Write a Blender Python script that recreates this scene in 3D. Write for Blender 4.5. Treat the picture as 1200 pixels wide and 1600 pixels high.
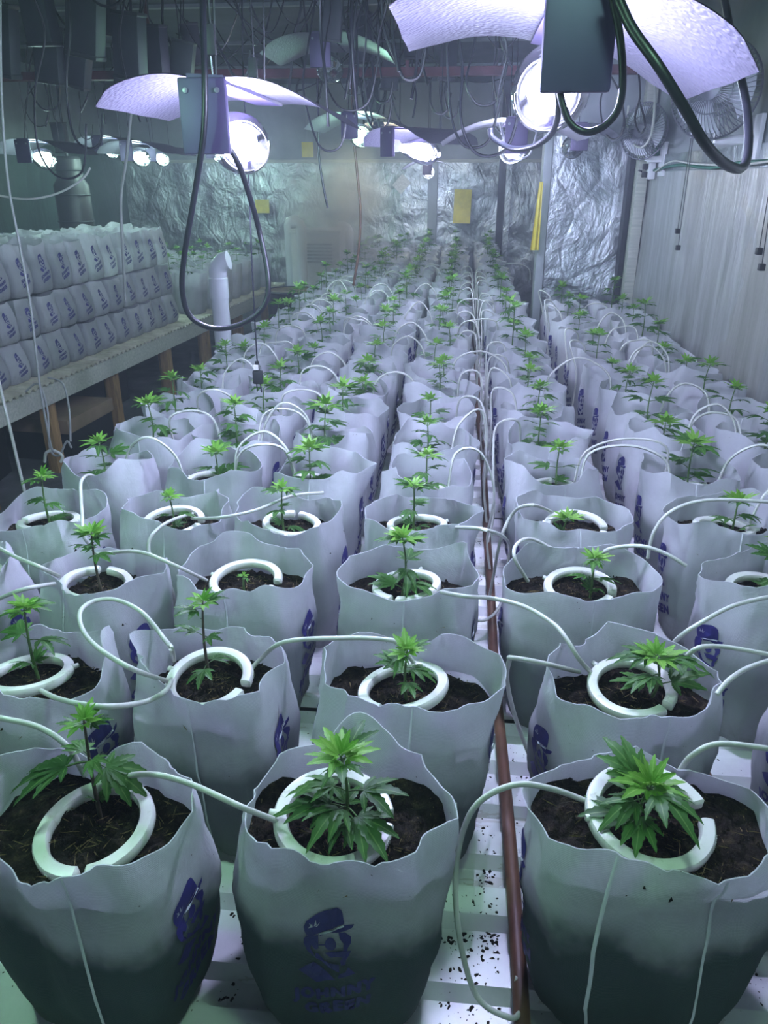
import bpy, bmesh, math, random
from mathutils import Vector, Matrix, Euler, noise
PI = math.pi
rnd = random.Random(7)
for o in list(bpy.data.objects): bpy.data.objects.remove(o)
S = bpy.context.scene
C = S.collection

# ------------------------------------------------------------------ camera, world, exposure
FPX = 1200.0; CAMZ = 0.95
PITCH = math.atan((800 - 278) / FPX)
YAW = math.atan((725 - 600) / (FPX / math.cos(PITCH)))
cd = bpy.data.cameras.new('camera'); cam = bpy.data.objects.new('camera', cd); C.objects.link(cam)
cd.sensor_fit = 'HORIZONTAL'; cd.sensor_width = 36; cd.lens = 36.0 * FPX / 1200.0
cd.clip_start = 0.02; cd.clip_end = 60
cam.location = (0, 0, CAMZ); cam.rotation_euler = (PI/2 - PITCH, 0, YAW)
S.camera = cam
W = bpy.data.worlds.new('world'); S.world = W; W.use_nodes = True
W.node_tree.nodes['Background'].inputs[0].default_value = (0.30, 0.42, 0.46, 1)
W.node_tree.nodes['Background'].inputs[1].default_value = 0.10
_vs = W.node_tree.nodes.new('ShaderNodeVolumeScatter'); _vs.inputs['Color'].default_value = (0.80, 0.90, 1.0, 1); _vs.inputs['Density'].default_value = 0.016; _vs.inputs['Anisotropy'].default_value = 0.3
W.node_tree.links.new(_vs.outputs[0], W.node_tree.nodes['World Output'].inputs['Volume'])   # damp air fills the whole room
S.view_settings.view_transform = 'Standard'; S.view_settings.look = 'None'
S.view_settings.gamma = 1; S.view_settings.use_curve_mapping = False
S.view_settings.exposure = 0.95
S.cycles.max_bounces = 6; S.cycles.diffuse_bounces = 3; S.cycles.glossy_bounces = 3; S.cycles.volume_bounces = 0; S.cycles.transmission_bounces = 4; S.cycles.transparent_max_bounces = 8
VIOLET = (0.62, 0.63, 1.0); COOL = (0.72, 0.80, 1.0); GREEN = (0.40, 1.0, 0.66); MINT = (0.62, 1.0, 0.86)

# ------------------------------------------------------------------ photo pixel -> place
def ray(px, py):
    x = (px - 600) / FPX; y = (800 - py) / FPX
    f = math.cos(PITCH) + y*math.sin(PITCH); u = -math.sin(PITCH) + y*math.cos(PITCH)
    s, c = math.sin(YAW), math.cos(YAW)
    return Vector((x*c - f*s, x*s + f*c, u))
O = Vector((0, 0, CAMZ))
def atz(px, py, z): r = ray(px, py); return O + r*((z - CAMZ)/r.z)
def atY(px, py, Y): r = ray(px, py); return O + r*(Y/r.y)
def atX(px, py, X): r = ray(px, py); return O + r*(X/r.x)

# ------------------------------------------------------------------ materials
MATS = {}
class NT:
    def __init__(s, name):
        s.m = bpy.data.materials.new(name); s.m.use_nodes = True
        s.t = s.m.node_tree; s.b = s.t.nodes['Principled BSDF']; s.out = s.t.nodes['Material Output']
        MATS[name] = s.m
    def n(s, kind, **kw):
        x = s.t.nodes.new(kind)
        for k, v in kw.items():
            if k.startswith('i_'): x.inputs[k[2:].replace('_', ' ')].default_value = v
            else: setattr(x, k, v)
        return x
    def l(s, a, b): s.t.links.new(a, b)
    def noise(s, scale, detail=4, vec=None, rough=0.55, dist=0.0):
        x = s.n('ShaderNodeTexNoise'); x.inputs['Scale'].default_value = scale; x.inputs['Detail'].default_value = detail
        x.inputs['Roughness'].default_value = rough; x.inputs['Distortion'].default_value = dist
        if vec: s.l(vec, x.inputs['Vector'])
        return x.outputs['Fac']
    def ramp(s, fac, stops):
        x = s.n('ShaderNodeValToRGB'); e = x.color_ramp.elements
        while len(e) < len(stops): e.new(0.5)
        for k, (p, c) in zip(e, stops): k.position = p; k.color = (*c, 1) if len(c) == 3 else c
        s.l(fac, x.inputs[0]); return x.outputs[0]
    def mix(s, fac, a, b, mode='MIX'):
        x = s.n('ShaderNodeMix', data_type='RGBA', blend_type=mode)
        for sock, v in ((x.inputs[0], fac), (x.inputs[6], a), (x.inputs[7], b)):
            if isinstance(v, bpy.types.NodeSocket): s.l(v, sock)
            elif isinstance(v, (int, float)): sock.default_value = v
            else: sock.default_value = (*v, 1)
        return x.outputs[2]
    def math(s, op, a, b=None, clamp=False):
        x = s.n('ShaderNodeMath', operation=op, use_clamp=clamp)
        for i, v in enumerate((a, b)):
            if v is None: continue
            if isinstance(v, bpy.types.NodeSocket): s.l(v, x.inputs[i])
            else: x.inputs[i].default_value = v
        return x.outputs[0]
    def bump(s, h, strength=0.3, dist=0.01):
        x = s.n('ShaderNodeBump'); x.inputs['Strength'].default_value = strength; x.inputs['Distance'].default_value = dist
        s.l(h, x.inputs['Height']); s.l(x.outputs[0], s.b.inputs['Normal']); return x
    def obj(s): return s.n('ShaderNodeTexCoord').outputs['Object']
    def uv(s): return s.n('ShaderNodeTexCoord').outputs['UV']
    def map(s, vec, scale=(1,1,1), rot=(0,0,0)):
        x = s.n('ShaderNodeMapping'); x.inputs['Scale'].default_value = scale; x.inputs['Rotation'].default_value = rot
        s.l(vec, x.inputs[0]); return x.outputs[0]
    def set(s, col=None, rough=None, metal=None, spec=None):
        if col is not None:
            if isinstance(col, bpy.types.NodeSocket): s.l(col, s.b.inputs['Base Color'])
            else: s.b.inputs['Base Color'].default_value = (*col, 1)
        if rough is not None:
            if isinstance(rough, bpy.types.NodeSocket): s.l(rough, s.b.inputs['Roughness'])
            else: s.b.inputs['Roughness'].default_value = rough
        if metal is not None: s.b.inputs['Metallic'].default_value = metal
        if spec is not None: s.b.inputs['Specular IOR Level'].default_value = spec

def plain(name, col, rough=0.5, metal=0.0, var=0.12, scale=30, bump=0.0):
    m = NT(name); v = m.obj()
    f = m.noise(scale, 3, v)
    c2 = tuple(max(0, c*(1 - 2*var)) for c in col)
    m.set(m.ramp(f, [(0.3, c2), (0.7, col)]), rough, metal)
    if bump: m.bump(f, bump, 0.004)
    return m.m

def mat_bag():
    m = NT('bag_fabric'); uv = m.uv(); ob = m.obj()
    info = m.n('ShaderNodeObjectInfo').outputs['Random']
    damp_shade = m.n('ShaderNodeAttribute', attribute_type='OBJECT', attribute_name='damp_shade').outputs['Fac']
    sx = m.n('ShaderNodeSeparateXYZ'); m.l(ob, sx.inputs[0])
    off = m.n('ShaderNodeCombineXYZ'); m.l(m.math('MULTIPLY', info, 40), off.inputs[0])
    va = m.n('ShaderNodeVectorMath', operation='ADD'); m.l(ob, va.inputs[0]); m.l(off.outputs[0], va.inputs[1])
    big = m.noise(7, 4, va.outputs[0]); mid = m.noise(28, 5, va.outputs[0], 0.65); fine = m.noise(160, 3, va.outputs[0])
    base = m.ramp(big, [(0.3, (0.74, 0.76, 0.79)), (0.7, (0.90, 0.91, 0.93))])
    base = m.mix(m.math('MULTIPLY', m.ramp(mid, [(0.42, (0, 0, 0)), (0.75, (1, 1, 1))]), 0.35), base, (0.50, 0.52, 0.52))
    # damp compost showing through below the fill line, with front-row shade painted in
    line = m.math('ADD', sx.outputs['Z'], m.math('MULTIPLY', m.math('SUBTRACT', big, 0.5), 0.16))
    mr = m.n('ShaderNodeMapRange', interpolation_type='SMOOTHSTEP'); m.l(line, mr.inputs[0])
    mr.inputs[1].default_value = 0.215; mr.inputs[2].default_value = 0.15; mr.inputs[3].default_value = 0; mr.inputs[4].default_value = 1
    wet_shade = m.math('MULTIPLY', mr.outputs[0], damp_shade)
    c = m.mix(wet_shade, base, (0.050, 0.095, 0.090))
    # grime near the foot, crumbs of compost on the cloth
    mr2 = m.n('ShaderNodeMapRange'); m.l(m.math('ADD', sx.outputs['Z'], m.math('MULTIPLY', mid, 0.16)), mr2.inputs[0])
    mr2.inputs[1].default_value = 0.14; mr2.inputs[2].default_value = 0.06; mr2.inputs[3].default_value = 0; mr2.inputs[4].default_value = 0.8
    c = m.mix(m.math('MULTIPLY', mr2.outputs[0], fine, True), c, (0.10, 0.085, 0.06))
    sp = m.n('ShaderNodeTexVoronoi'); sp.inputs['Scale'].default_value = 70; m.l(va.outputs[0], sp.inputs['Vector'])
    spot = m.math('LESS_THAN', sp.outputs['Distance'], m.math('MULTIPLY', m.math('SUBTRACT', mid, 0.5), 0.55))
    c = m.mix(m.math('MULTIPLY', spot, 0.7), c, (0.05, 0.04, 0.03))
    # spun-bond dot pattern
    mp = m.map(uv, (1, 1, 1), (0, 0, PI/4))
    s2 = m.n('ShaderNodeSeparateXYZ'); m.l(mp, s2.inputs[0])
    w = m.math('MULTIPLY', m.math('SINE', m.math('MULTIPLY', s2.outputs[0], 2500)), m.math('SINE', m.math('MULTIPLY', s2.outputs[1], 2500)))
    c = m.mix(m.math('MULTIPLY', m.math('GREATER_THAN', w, 0.25), 0.30), c, (0.30, 0.33, 0.36))
    m.set(c, 0.72, 0, 0.3)
    cr = m.noise(16, 5, m.map(va.outputs[0], (1, 1, 0.35)), 0.6, 0.8)
    m.bump(m.math('ADD', m.math('MULTIPLY', cr, 1.0), m.math('MULTIPLY', w, 0.03)), 0.45, 0.025)
    tr = m.n('ShaderNodeBsdfTranslucent'); m.l(c, tr.inputs[0])
    ms = m.n('ShaderNodeMixShader'); ms.inputs[0].default_value = 0.42
    m.l(m.b.outputs[0], ms.inputs[1]); m.l(tr.outputs[0], ms.inputs[2]); m.l(ms.outputs[0], m.out.inputs[0])
mat_bag()
def mat_soil():
    m = NT('compost'); v = m.obj()
    f = m.noise(60, 6, v, 0.7); g = m.noise(220, 4, m.map(v, (1, 0.25, 1), (0, 0, 0.6)), 0.7)
    c = m.ramp(f, [(0.3, (0.004, 0.0035, 0.003)), (0.52, (0.020, 0.015, 0.010)), (0.75, (0.085, 0.062, 0.034))])
    c = m.mix(m.math('GREATER_THAN', g, 0.66), c, (0.19, 0.135, 0.065))
    m.set(c, 0.9, 0, 0.2); m.bump(m.math('ADD', f, m.math('MULTIPLY', g, 0.6)), 1.0, 0.012)
mat_soil()
def mat_leaf(name, lo, hi, vein):
    m = NT(name); r = m.n('ShaderNodeObjectInfo').outputs['Random']; v = m.obj(); uv = m.uv()
    c = m.mix(r, lo, hi)
    c = m.mix(m.math('MULTIPLY', m.noise(9, 3, v), 0.5), c, lo)
    sx = m.n('ShaderNodeSeparateXYZ'); m.l(uv, sx.inputs[0])
    c = m.mix(m.math('MULTIPLY', m.math('LESS_THAN', m.math('ABSOLUTE', m.math('SUBTRACT', sx.outputs[1], 0.5)), 0.05), 0.6), c, vein)
    m.set(c, 0.45, 0, 0.4)
    tr = m.n('ShaderNodeBsdfTranslucent'); m.l(c, tr.inputs[0])
    ms = m.n('ShaderNodeMixShader'); ms.inputs[0].default_value = 0.38
    m.l(m.b.outputs[0], ms.inputs[1]); m.l(tr.outputs[0], ms.inputs[2]); m.l(ms.outputs[0], m.out.inputs[0])
mat_leaf('leaf', (0.035, 0.12, 0.022), (0.085, 0.24, 0.04), (0.20, 0.36, 0.10))
mat_leaf('young_leaf', (0.14, 0.36, 0.045), (0.24, 0.50, 0.07), (0.34, 0.56, 0.14))
plain('stem', (0.10, 0.20, 0.05), 0.5, 0, 0.25, 60)
plain('stem_woody', (0.10, 0.085, 0.05), 0.6, 0, 0.3, 60)
plain('print', (0.035, 0.03, 0.20), 0.6, 0, 0.15, 60)
plain('print_light', (0.55, 0.58, 0.65), 0.7)
plain('seam', (0.84, 0.87, 0.89), 0.7, 0, 0.08, 40)
def mat_ring():
    m = NT('drip_plastic'); v = m.obj(); f = m.noise(45, 5, v, 0.7)
    m.set(m.ramp(f, [(0.30, (0.50, 0.50, 0.40)), (0.42, (0.74, 0.76, 0.68)), (0.8, (0.80, 0.82, 0.76))]), 0.32, 0, 0.5)
mat_ring()
plain('hose_white', (0.62, 0.65, 0.58), 0.4, 0, 0.1, 25)
plain('hose_grey', (0.40, 0.42, 0.40), 0.45, 0, 0.1, 25)
plain('hose_brown', (0.16, 0.075, 0.045), 0.5, 0, 0.22, 18, 0.2)
plain('cable_black', (0.012, 0.013, 0.018), 0.38, 0, 0.1, 30)
plain('black_plastic', (0.014, 0.015, 0.018), 0.5, 0, 0.2, 20)
plain('ballast_grey', (0.028, 0.032, 0.04), 0.55, 0.2, 0.2, 14)
plain('pvc', (0.66, 0.69, 0.74), 0.35, 0, 0.06, 9)
plain('white_plastic', (0.72, 0.74, 0.76), 0.4, 0, 0.06, 12)
plain('cage_wire', (0.26, 0.27, 0.31), 0.35, 0.3, 0.1, 20)
plain('yellow_card', (0.62, 0.52, 0.05), 0.5, 0, 0.12, 16)
plain('red_paint', (0.14, 0.03, 0.035), 0.6, 0.1, 0.2, 10)
plain('green_wire', (0.03, 0.16, 0.10), 0.5, 0, 0.2, 30)
plain('cardboard', (0.26, 0.19, 0.12), 0.85, 0, 0.1, 10)
plain('lens_label', (0.70, 0.70, 0.66), 0.6, 0, 0.2, 60)
plain('coir', (0.30, 0.21, 0.09), 0.8, 0, 0.35, 300)
plain('brass', (0.42, 0.26, 0.12), 0.35, 0.8, 0.3, 20)
plain('lamp_box', (0.085, 0.065, 0.15), 0.5, 0.3, 0.1, 8)  # violet lamp glare put into the paint, offsetting the green light
def mat_wood():
    m = NT('wood'); v = m.obj()
    g = m.noise(9, 6, m.map(v, (6, 6, 0.6)), 0.6, 0.6)
    m.set(m.ramp(g, [(0.3, (0.16, 0.09, 0.035)), (0.7, (0.42, 0.27, 0.11))]), 0.7); m.bump(g, 0.2, 0.004)
    m = NT('board_pale'); v = m.obj(); g = m.noise(6, 6, m.map(v, (1, 12, 12)), 0.6)
    m.set(m.ramp(g, [(0.3, (0.30, 0.33, 0.28)), (0.7, (0.50, 0.52, 0.44))]), 0.7)
mat_wood()
def mat_sheet():
    m = NT('white_sheet_metal'); v = m.obj()
    d = m.noise(5, 6, v, 0.7); f = m.noise(90, 4, v, 0.75); st = m.noise(14, 5, m.map(v, (0.25, 1, 1)), 0.7)
    c = m.ramp(d, [(0.3, (0.66, 0.67, 0.68)), (0.7, (0.84, 0.84, 0.85))])
    c = m.mix(m.math('MULTIPLY', m.math('GREATER_THAN', st, 0.60), 0.35), c, (0.36, 0.30, 0.22))
    c = m.mix(m.math('MULTIPLY', m.math('GREATER_THAN', f, 0.68), 0.75), c, (0.06, 0.045, 0.03))
    m.set(c, 0.3, 0.0, 0.5)
    m = NT('cream_sheet'); v = m.obj(); d = m.noise(8, 5, v, 0.7)
    m.set(m.ramp(d, [(0.3, (0.42, 0.40, 0.28)), (0.65, (0.72, 0.70, 0.55))]), 0.5)
mat_sheet()
def mat_foil():
    m = NT('foil'); v = m.obj()
    a = m.noise(3.0, 6, v, 0.6, 1.6); b = m.noise(16, 5, m.map(v, (1, 1, 0.45)), 0.65, 0.8)
    vo = m.n('ShaderNodeTexVoronoi', feature='DISTANCE_TO_EDGE'); vo.inputs['Scale'].default_value = 6
    m.l(m.map(v, (1, 1, 0.6)), vo.inputs['Vector'])
    m.set(m.ramp(a, [(0.3, (0.24, 0.28, 0.285)), (0.7, (0.48, 0.51, 0.52))]), m.math('ADD', m.math('MULTIPLY', b, 0.25), 0.24), 0.9)
    m.bump(m.math('ADD', m.math('ADD', a, m.math('MULTIPLY', b, 0.35)), m.math('MULTIPLY', m.math('MINIMUM', vo.outputs['Distance'], 0.08), 1.0)), 0.55, 0.045)
    m = NT('streaky_film'); v = m.obj()
    a = m.noise(2.2, 6, m.map(v, (1, 3.0, 0.5)), 0.65, 0.5); b = m.noise(6, 6, m.map(v, (1, 2.2, 0.22)), 0.62, 0.4); big = m.noise(1.1, 4, v)
    c = m.ramp(b, [(0.3, (0.30, 0.31, 0.29)), (0.7, (0.52, 0.53, 0.53))])
    c = m.mix(m.math('MULTIPLY', m.math('GREATER_THAN', big, 0.58), 0.25), c, (0.34, 0.31, 0.22))
    m.set(c, m.math('ADD', m.math('MULTIPLY', a, 0.30), 0.26), 0.55)
    m.bump(m.math('ADD', a, m.math('MULTIPLY', b, 0.5)), 0.45, 0.03)
    m = NT('hammered_aluminium'); v = m.obj()
    vo = m.n('ShaderNodeTexVoronoi', feature='SMOOTH_F1'); vo.inputs['Scale'].default_value = 130; m.l(v, vo.inputs['Vector'])
    a = m.noise(60, 3, v)
    m.set((0.22, 0.21, 0.27), 0.42, 0.85); m.bump(m.math('ADD', vo.outputs['Distance'], m.math('MULTIPLY', a, 0.3)), 0.5, 0.004)
mat_foil()
def mat_misc():
    m = NT('wall_board'); v = m.obj(); a = m.noise(2.5, 5, v, 0.6)
    m.set(m.ramp(a, [(0.3, (0.20, 0.235, 0.235)), (0.7, (0.32, 0.35, 0.355))]), 0.6)
    m = NT('ceiling_panel'); v = m.obj(); a = m.noise(2.5, 5, v, 0.65)
    m.set(m.ramp(a, [(0.3, (0.045, 0.058, 0.062)), (0.7, (0.10, 0.12, 0.125))]), 0.75)
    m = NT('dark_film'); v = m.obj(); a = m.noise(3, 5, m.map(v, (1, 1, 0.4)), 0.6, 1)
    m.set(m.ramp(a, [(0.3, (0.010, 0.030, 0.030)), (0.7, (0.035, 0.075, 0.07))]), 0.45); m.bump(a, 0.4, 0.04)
    m = NT('concrete'); v = m.obj(); a = m.noise(4, 6, v, 0.65)
    m.set(m.ramp(a, [(0.3, (0.07, 0.08, 0.085)), (0.7, (0.17, 0.18, 0.18))]), 0.7); m.bump(a, 0.2, 0.01)
    m = NT('bulb_glass'); fr = m.n('ShaderNodeFresnel'); fr.inputs[0].default_value = 1.5
    gl = m.n('ShaderNodeBsdfGlossy'); gl.inputs['Roughness'].default_value = 0.04
    tr = m.n('ShaderNodeBsdfTransparent'); tr.inputs[0].default_value = (0.96, 0.97, 1, 1)
    mm = m.n('ShaderNodeMixShader'); m.l(m.math('ADD', m.math('MULTIPLY', fr.outputs[0], 0.9), 0.05, True), mm.inputs[0]); m.l(tr.outputs[0], mm.inputs[1]); m.l(gl.outputs[0], mm.inputs[2]); m.l(mm.outputs[0], m.out.inputs[0])
    for nm, col, st in (('arc_violet', VIOLET, 60), ('arc_cool', COOL, 40), ('arc_green', (0.55, 1, 0.6), 30), ('arc_mint', MINT, 30), ('arc_warm', (1, 0.9, 0.45), 30)):
        m = NT(nm); m.b.inputs['Emission Color'].default_value = (*col, 1); m.b.inputs['Emission Strength'].default_value = st
mat_misc()

# ------------------------------------------------------------------ mesh helpers
class MB:
    def __init__(s): s.v = []; s.f = []; s.uv = []; s.mi = []; s.cur = 0
    def add(s, vs, fs, uvs=None):
        b = len(s.v); s.v += [tuple(v) for v in vs]
        s.uv += list(uvs) if uvs else [(v[0], v[1]) for v in vs]
        for f in fs: s.f.append(tuple(b + i for i in f)); s.mi.append(s.cur)
    def box(s, x0, x1, y0, y1, z0, z1, M=None, bev=0.0):
        if bev:
            bm = bmesh.new(); bmesh.ops.create_cube(bm, size=1)
            for v in bm.verts: v.co = Vector(((x0+x1)/2 + v.co.x*(x1-x0), (y0+y1)/2 + v.co.y*(y1-y0), (z0+z1)/2 + v.co.z*(z1-z0)))
            bmesh.ops.bevel(bm, geom=list(bm.edges), offset=bev, segments=2, affect='EDGES', profile=0.6)
            bm.verts.index_update()
            vs = [v.co.copy() for v in bm.verts]; fs = [[v.index for v in f.verts] for f in bm.faces]; bm.free()
        else:
            vs = [Vector(p) for p in ((x0,y0,z0),(x1,y0,z0),(x1,y1,z0),(x0,y1,z0),(x0,y0,z1),(x1,y0,z1),(x1,y1,z1),(x0,y1,z1))]
            fs = [(0,3,2,1),(4,5,6,7),(0,1,5,4),(1,2,6,5),(2,3,7,6),(3,0,4,7)]
        if M: vs = [M @ v for v in vs]
        s.add(vs, fs)
    def tube(s, pts, r, n=8, cap=True, close=False):
        pts = [Vector(p) for p in pts]; N = len(pts)
        rr = r if isinstance(r, (list, tuple)) else [r]*N
        prev = None; vs = []
        for i, p in enumerate(pts):
            a = pts[(i-1) % N] if (close or i > 0) else p; b = pts[(i+1) % N] if (close or i < N-1) else p
            t = (b - a).normalized() if (b-a).length > 1e-9 else Vector((0,0,1))
            if prev is None: nrm = t.orthogonal().normalized()
            else:
                nrm = prev - t*prev.dot(t)
                nrm = nrm.normalized() if nrm.length > 1e-6 else t.orthogonal().normalized()
            prev = nrm; bn = t.cross(nrm)
            for k in range(n):
                a_ = 2*PI*k/n; vs.append(p + (nrm*math.cos(a_) + bn*math.sin(a_))*rr[i])
        fs = []
        for i in range(N if close else N-1):
            j = (i+1) % N
            for k in range(n): fs.append((i*n+k, i*n+(k+1)%n, j*n+(k+1)%n, j*n+k))
        if cap and not close: fs.append(tuple(range(n-1, -1, -1))); fs.append(tuple((N-1)*n+k for k in range(n)))
        s.add(vs, fs)
    def lathe(s, prof, n=20, M=None):
        vs = []; fs = []
        for r, z in prof:
            for k in range(n): vs.append(Vector((r*math.cos(2*PI*k/n), r*math.sin(2*PI*k/n), z)))
        for i in range(len(prof)-1):
            for k in range(n): fs.append((i*n+k, i*n+(k+1)%n, (i+1)*n+(k+1)%n, (i+1)*n+k))
        fs.append(tuple(range(n-1,-1,-1))); fs.append(tuple((len(prof)-1)*n+k for k in range(n)))
        if M: vs = [M @ v for v in vs]
        s.add(vs, fs)
    def sheet(s, fn, nu, nv, thick=None):
        vs = [Vector(fn(i/nu, j/nv)) for j in range(nv+1) for i in range(nu+1)]
        fs = [(j*(nu+1)+i, j*(nu+1)+i+1, (j+1)*(nu+1)+i+1, (j+1)*(nu+1)+i) for j in range(nv) for i in range(nu)]
        s.add(vs, fs, [(i/nu, j/nv) for j in range(nv+1) for i in range(nu+1)])
    def mesh(s, name, mats, smooth=True):
        me = bpy.data.meshes.new(name); me.from_pydata(s.v, [], s.f)
        for m in (mats if isinstance(mats, (list, tuple)) else [mats]): me.materials.append(MATS[m])
        u = me.uv_layers.new(name='UVMap'); li = [0]*len(me.loops)
        me.loops.foreach_get('vertex_index', li)
        flat = [c for i in li for c in s.uv[i]]; u.data.foreach_set('uv', flat)
        me.polygons.foreach_set('material_index', s.mi)
        if smooth: me.polygons.foreach_set('use_smooth', [True]*len(me.polygons))
        me.update(); return me
def smooth_by_angle(me, deg=35):
    me.set_sharp_from_angle(angle=math.radians(deg)); return me
def new(name, data=None, parent=None, loc=None, rot=None, scale=None):
    o = bpy.data.objects.new(name, data); C.objects.link(o)
    if parent is not None: o.parent = parent
    if loc is not None: o.location = loc
    if rot is not None: o.rotation_euler = rot
    if scale is not None: o.scale = scale if hasattr(scale, '__len__') else (scale,)*3
    return o
def tag(o, label, cat, group=None):
    o['label'] = label; o['category'] = cat
    if group: o['group'] = group
    return o
def struct(o): o['kind'] = 'structure'; return o
def build(name, mb, mats, parent=None, smooth=True, ang=35, loc=None, rot=None):
    me = mb.mesh(name, mats, smooth)
    if smooth: smooth_by_angle(me, ang)
    return new(name, me, parent, loc, rot)
def boxes(name, mats, parent, *bs, bev=0.0):
    mb = MB()
    for b in bs: mb.box(*b, bev=bev)
    return build(name, mb, mats, parent, ang=30)
def catmull(pts, n=8):
    pts = [Vector(p) for p in pts]; out = []
    for i in range(len(pts)-1):
        p0 = pts[max(i-1, 0)]; p1 = pts[i]; p2 = pts[i+1]; p3 = pts[min(i+2, len(pts)-1)]
        for k in range(n):
            t = k/n; out.append(0.5*((2*p1) + (p2-p0)*t + (2*p0-5*p1+4*p2-p3)*t*t + (3*p1-p0-3*p2+p3)*t**3))
    out.append(pts[-1]); return out
def centred_tube(name, pts, r, mat, n=8, parent=None, steps=8):
    P = catmull(pts, steps); b = P[0].copy() if parent is None else Vector((0,0,0))
    mb = MB(); mb.tube([p - b for p in P], r, n)
    return build(name, mb, mat, parent, ang=60, loc=b)

# ------------------------------------------------------------------ room shell
XR, YB, XL, ZF, ZC = 1.02, 9.0, -3.75, -0.5, 1.85
def wobble_wall(name, mat, fn, nu, nv):
    mb = MB(); mb.sheet(fn, nu, nv); return struct(build(name, mb, mat, ang=80))
def nz(x, y, z, s): return noise.noise(Vector((x*s, y*s, z*s)))
floor = struct(boxes('floor', 'concrete', None, (XL-0.1, XR+0.1, -1.0, YB+0.1, ZF-0.1, ZF)))
ceil_ = struct(boxes('ceiling', 'ceiling_panel', None, (XL-0.1, XR+0.1, -1.0, YB+0.1, ZC, ZC+0.08)))
# panel joints of the ceiling
for k, y in enumerate((2.4, 3.7, 5.0, 6.3, 7.6)):
    boxes('ceiling_batten', 'wall_board', ceil_, (XL, XR, y-0.02, y+0.02, ZC-0.018, ZC+0.002))
wr = struct(boxes('wall_right', 'wall_board', None, (XR+0.006, XR+0.12, -1.0, YB+0.1, ZF, ZC)))
def film(u, v):
    y = 0.2 + u*5.5; z = -0.02 + v*1.0
    return (XR - 0.004 + 0.010*nz(y, z*0.3, 1.7, 4) + 0.006*nz(y, z, 5.1, 14), y, z)
mb = MB(); mb.sheet(film, 110, 24); build('reflective_film', mb, 'streaky_film', wr, ang=80)
def film2(u, v):
    y = 0.2 + u*5.2; z = 0.985 + v*0.10*(0.5+0.5*u*0+0.25)
    return (XR - 0.005 + 0.012*nz(y, z, 9.7, 9), y, z)
mb = MB(); mb.sheet(film2, 90, 4); build('film_strip', mb, 'foil', wr, ang=80)
wb = struct(boxes('wall_back', 'wall_board', None, (XL-0.1, XR+0.1, YB+0.02, YB+0.14, ZF, ZC)))
def bfoil(u, v):
    x = XL + u*(XR-XL); z = ZF + v*1.62
    return (x, YB - 0.01 + 0.035*nz(x, 0, z*0.6, 1.6) + 0.02*nz(x*0.8, 3, z, 5) + 0.008*nz(x, 7, z, 14), z)
mb = MB(); mb.sheet(bfoil, 130, 48); build('foil_sheet', mb, 'foil', wb, ang=80)
boxes('foil_batten', 'board_pale', wb, (XL, XR, YB-0.05, YB-0.02, 1.10, 1.13))
for x, w, mt in ((-0.33, 0.05, 'wall_board'), (0.40, 0.035, 'ballast_grey'), (0.47, 0.03, 'foil')):
    boxes('wall_post', mt, wb, (x-w, x+w, YB-0.10, YB-0.03, ZF, ZC))
wl = struct(boxes('wall_left', 'wall_board', None, (XL-0.12, XL-0.02, -1.0, YB+0.1, ZF, ZC)))
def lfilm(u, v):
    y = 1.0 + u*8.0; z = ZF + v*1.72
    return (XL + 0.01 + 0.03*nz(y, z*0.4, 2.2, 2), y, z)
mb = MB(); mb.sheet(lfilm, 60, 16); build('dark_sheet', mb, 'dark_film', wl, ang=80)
struct(boxes('wall_front', 'wall_board', None, (XL-0.1, XR+0.1, -1.0, -0.9, ZF, ZC)))
# partition that juts from the right wall
PY = 4.95
pt = struct(boxes('wall_partition', 'wall_board', None, (0.47, XR, PY, PY+0.09, ZF, ZC)))
def pfoil(u, v):
    x = 0.505 + u*0.42; z = 0.0 + v*1.17
    sag = 0.05*max(0, 1 - abs(z - (0.42 - 0.35*(x-0.5)))*5)
    return (x, PY - 0.012 - 0.010*nz(x, 1, z*0.5, 4) - 0.004*nz(x, 5, z*0.5, 11) - 0.35*sag, z)
mb = MB(); mb.sheet(pfoil, 40, 60); build('foil_sheet', mb, 'foil', pt, ang=80)
boxes('edge_strip', 'wall_board', pt, (0.452, 0.50, PY-0.035, PY+0.10, -0.3, ZC), bev=0.004)
boxes('wood_post', 'board_pale', pt, (0.955, 1.012, PY-0.20, PY-0.115, -0.3, ZC), bev=0.004)
boxes('dark_strip', 'ballast_grey', pt, (0.925, 0.952, PY-0.115, PY-0.01, -0.3, 1.2))

# ------------------------------------------------------------------ growing bench with corrugated sheets
XD0, XD1 = -1.03, 1.005
bench = new('grow_bench', None, None, (0, 0.3, 0)); tag(bench, 'long low bench topped with white corrugated metal sheets', 'bench')
def ribs(y0, y1, x0, x1, per=0.105, top=0.046, sl=0.012, dep=0.02):
    ys = []; y = y0
    while y < y1 - 1e-6:
        for d, z in ((0, 0), (top, 0), (top+sl, -dep), (per-sl, -dep)):
            if y + d < y1: ys.append((y+d, z))
        y += per
    ys.append((y1, ys[-1][1] if False else 0))
    vs = []; fs = []; n = len(ys)
    for t in (0, -0.0012):
        for y, z in ys: vs += [(x0, y, z+t), (x1, y, z+t)]
    for i in range(n-1):
        fs.append((2*i, 2*i+1, 2*i+3, 2*i+2)); fs.append((2*n+2*i+2, 2*n+2*i+3, 2*n+2*i+1, 2*n+2*i))
    return vs, fs
yy = 0.25; k = 0
while yy < 8.8:
    y1 = min(yy + 0.945, 8.9); mb = MB(); vs, fs = ribs(yy, y1, XD0, XD1 if yy < PY-1.0 else (XD1 if y1 < PY-0.2 else 0.44)); mb.add([(a, b-0.3, c) for a, b, c in vs], fs)
    build('corrugated_sheet', mb, 'white_sheet_metal', bench, smooth=False); yy += 0.945 + 0.012; k += 1
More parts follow.
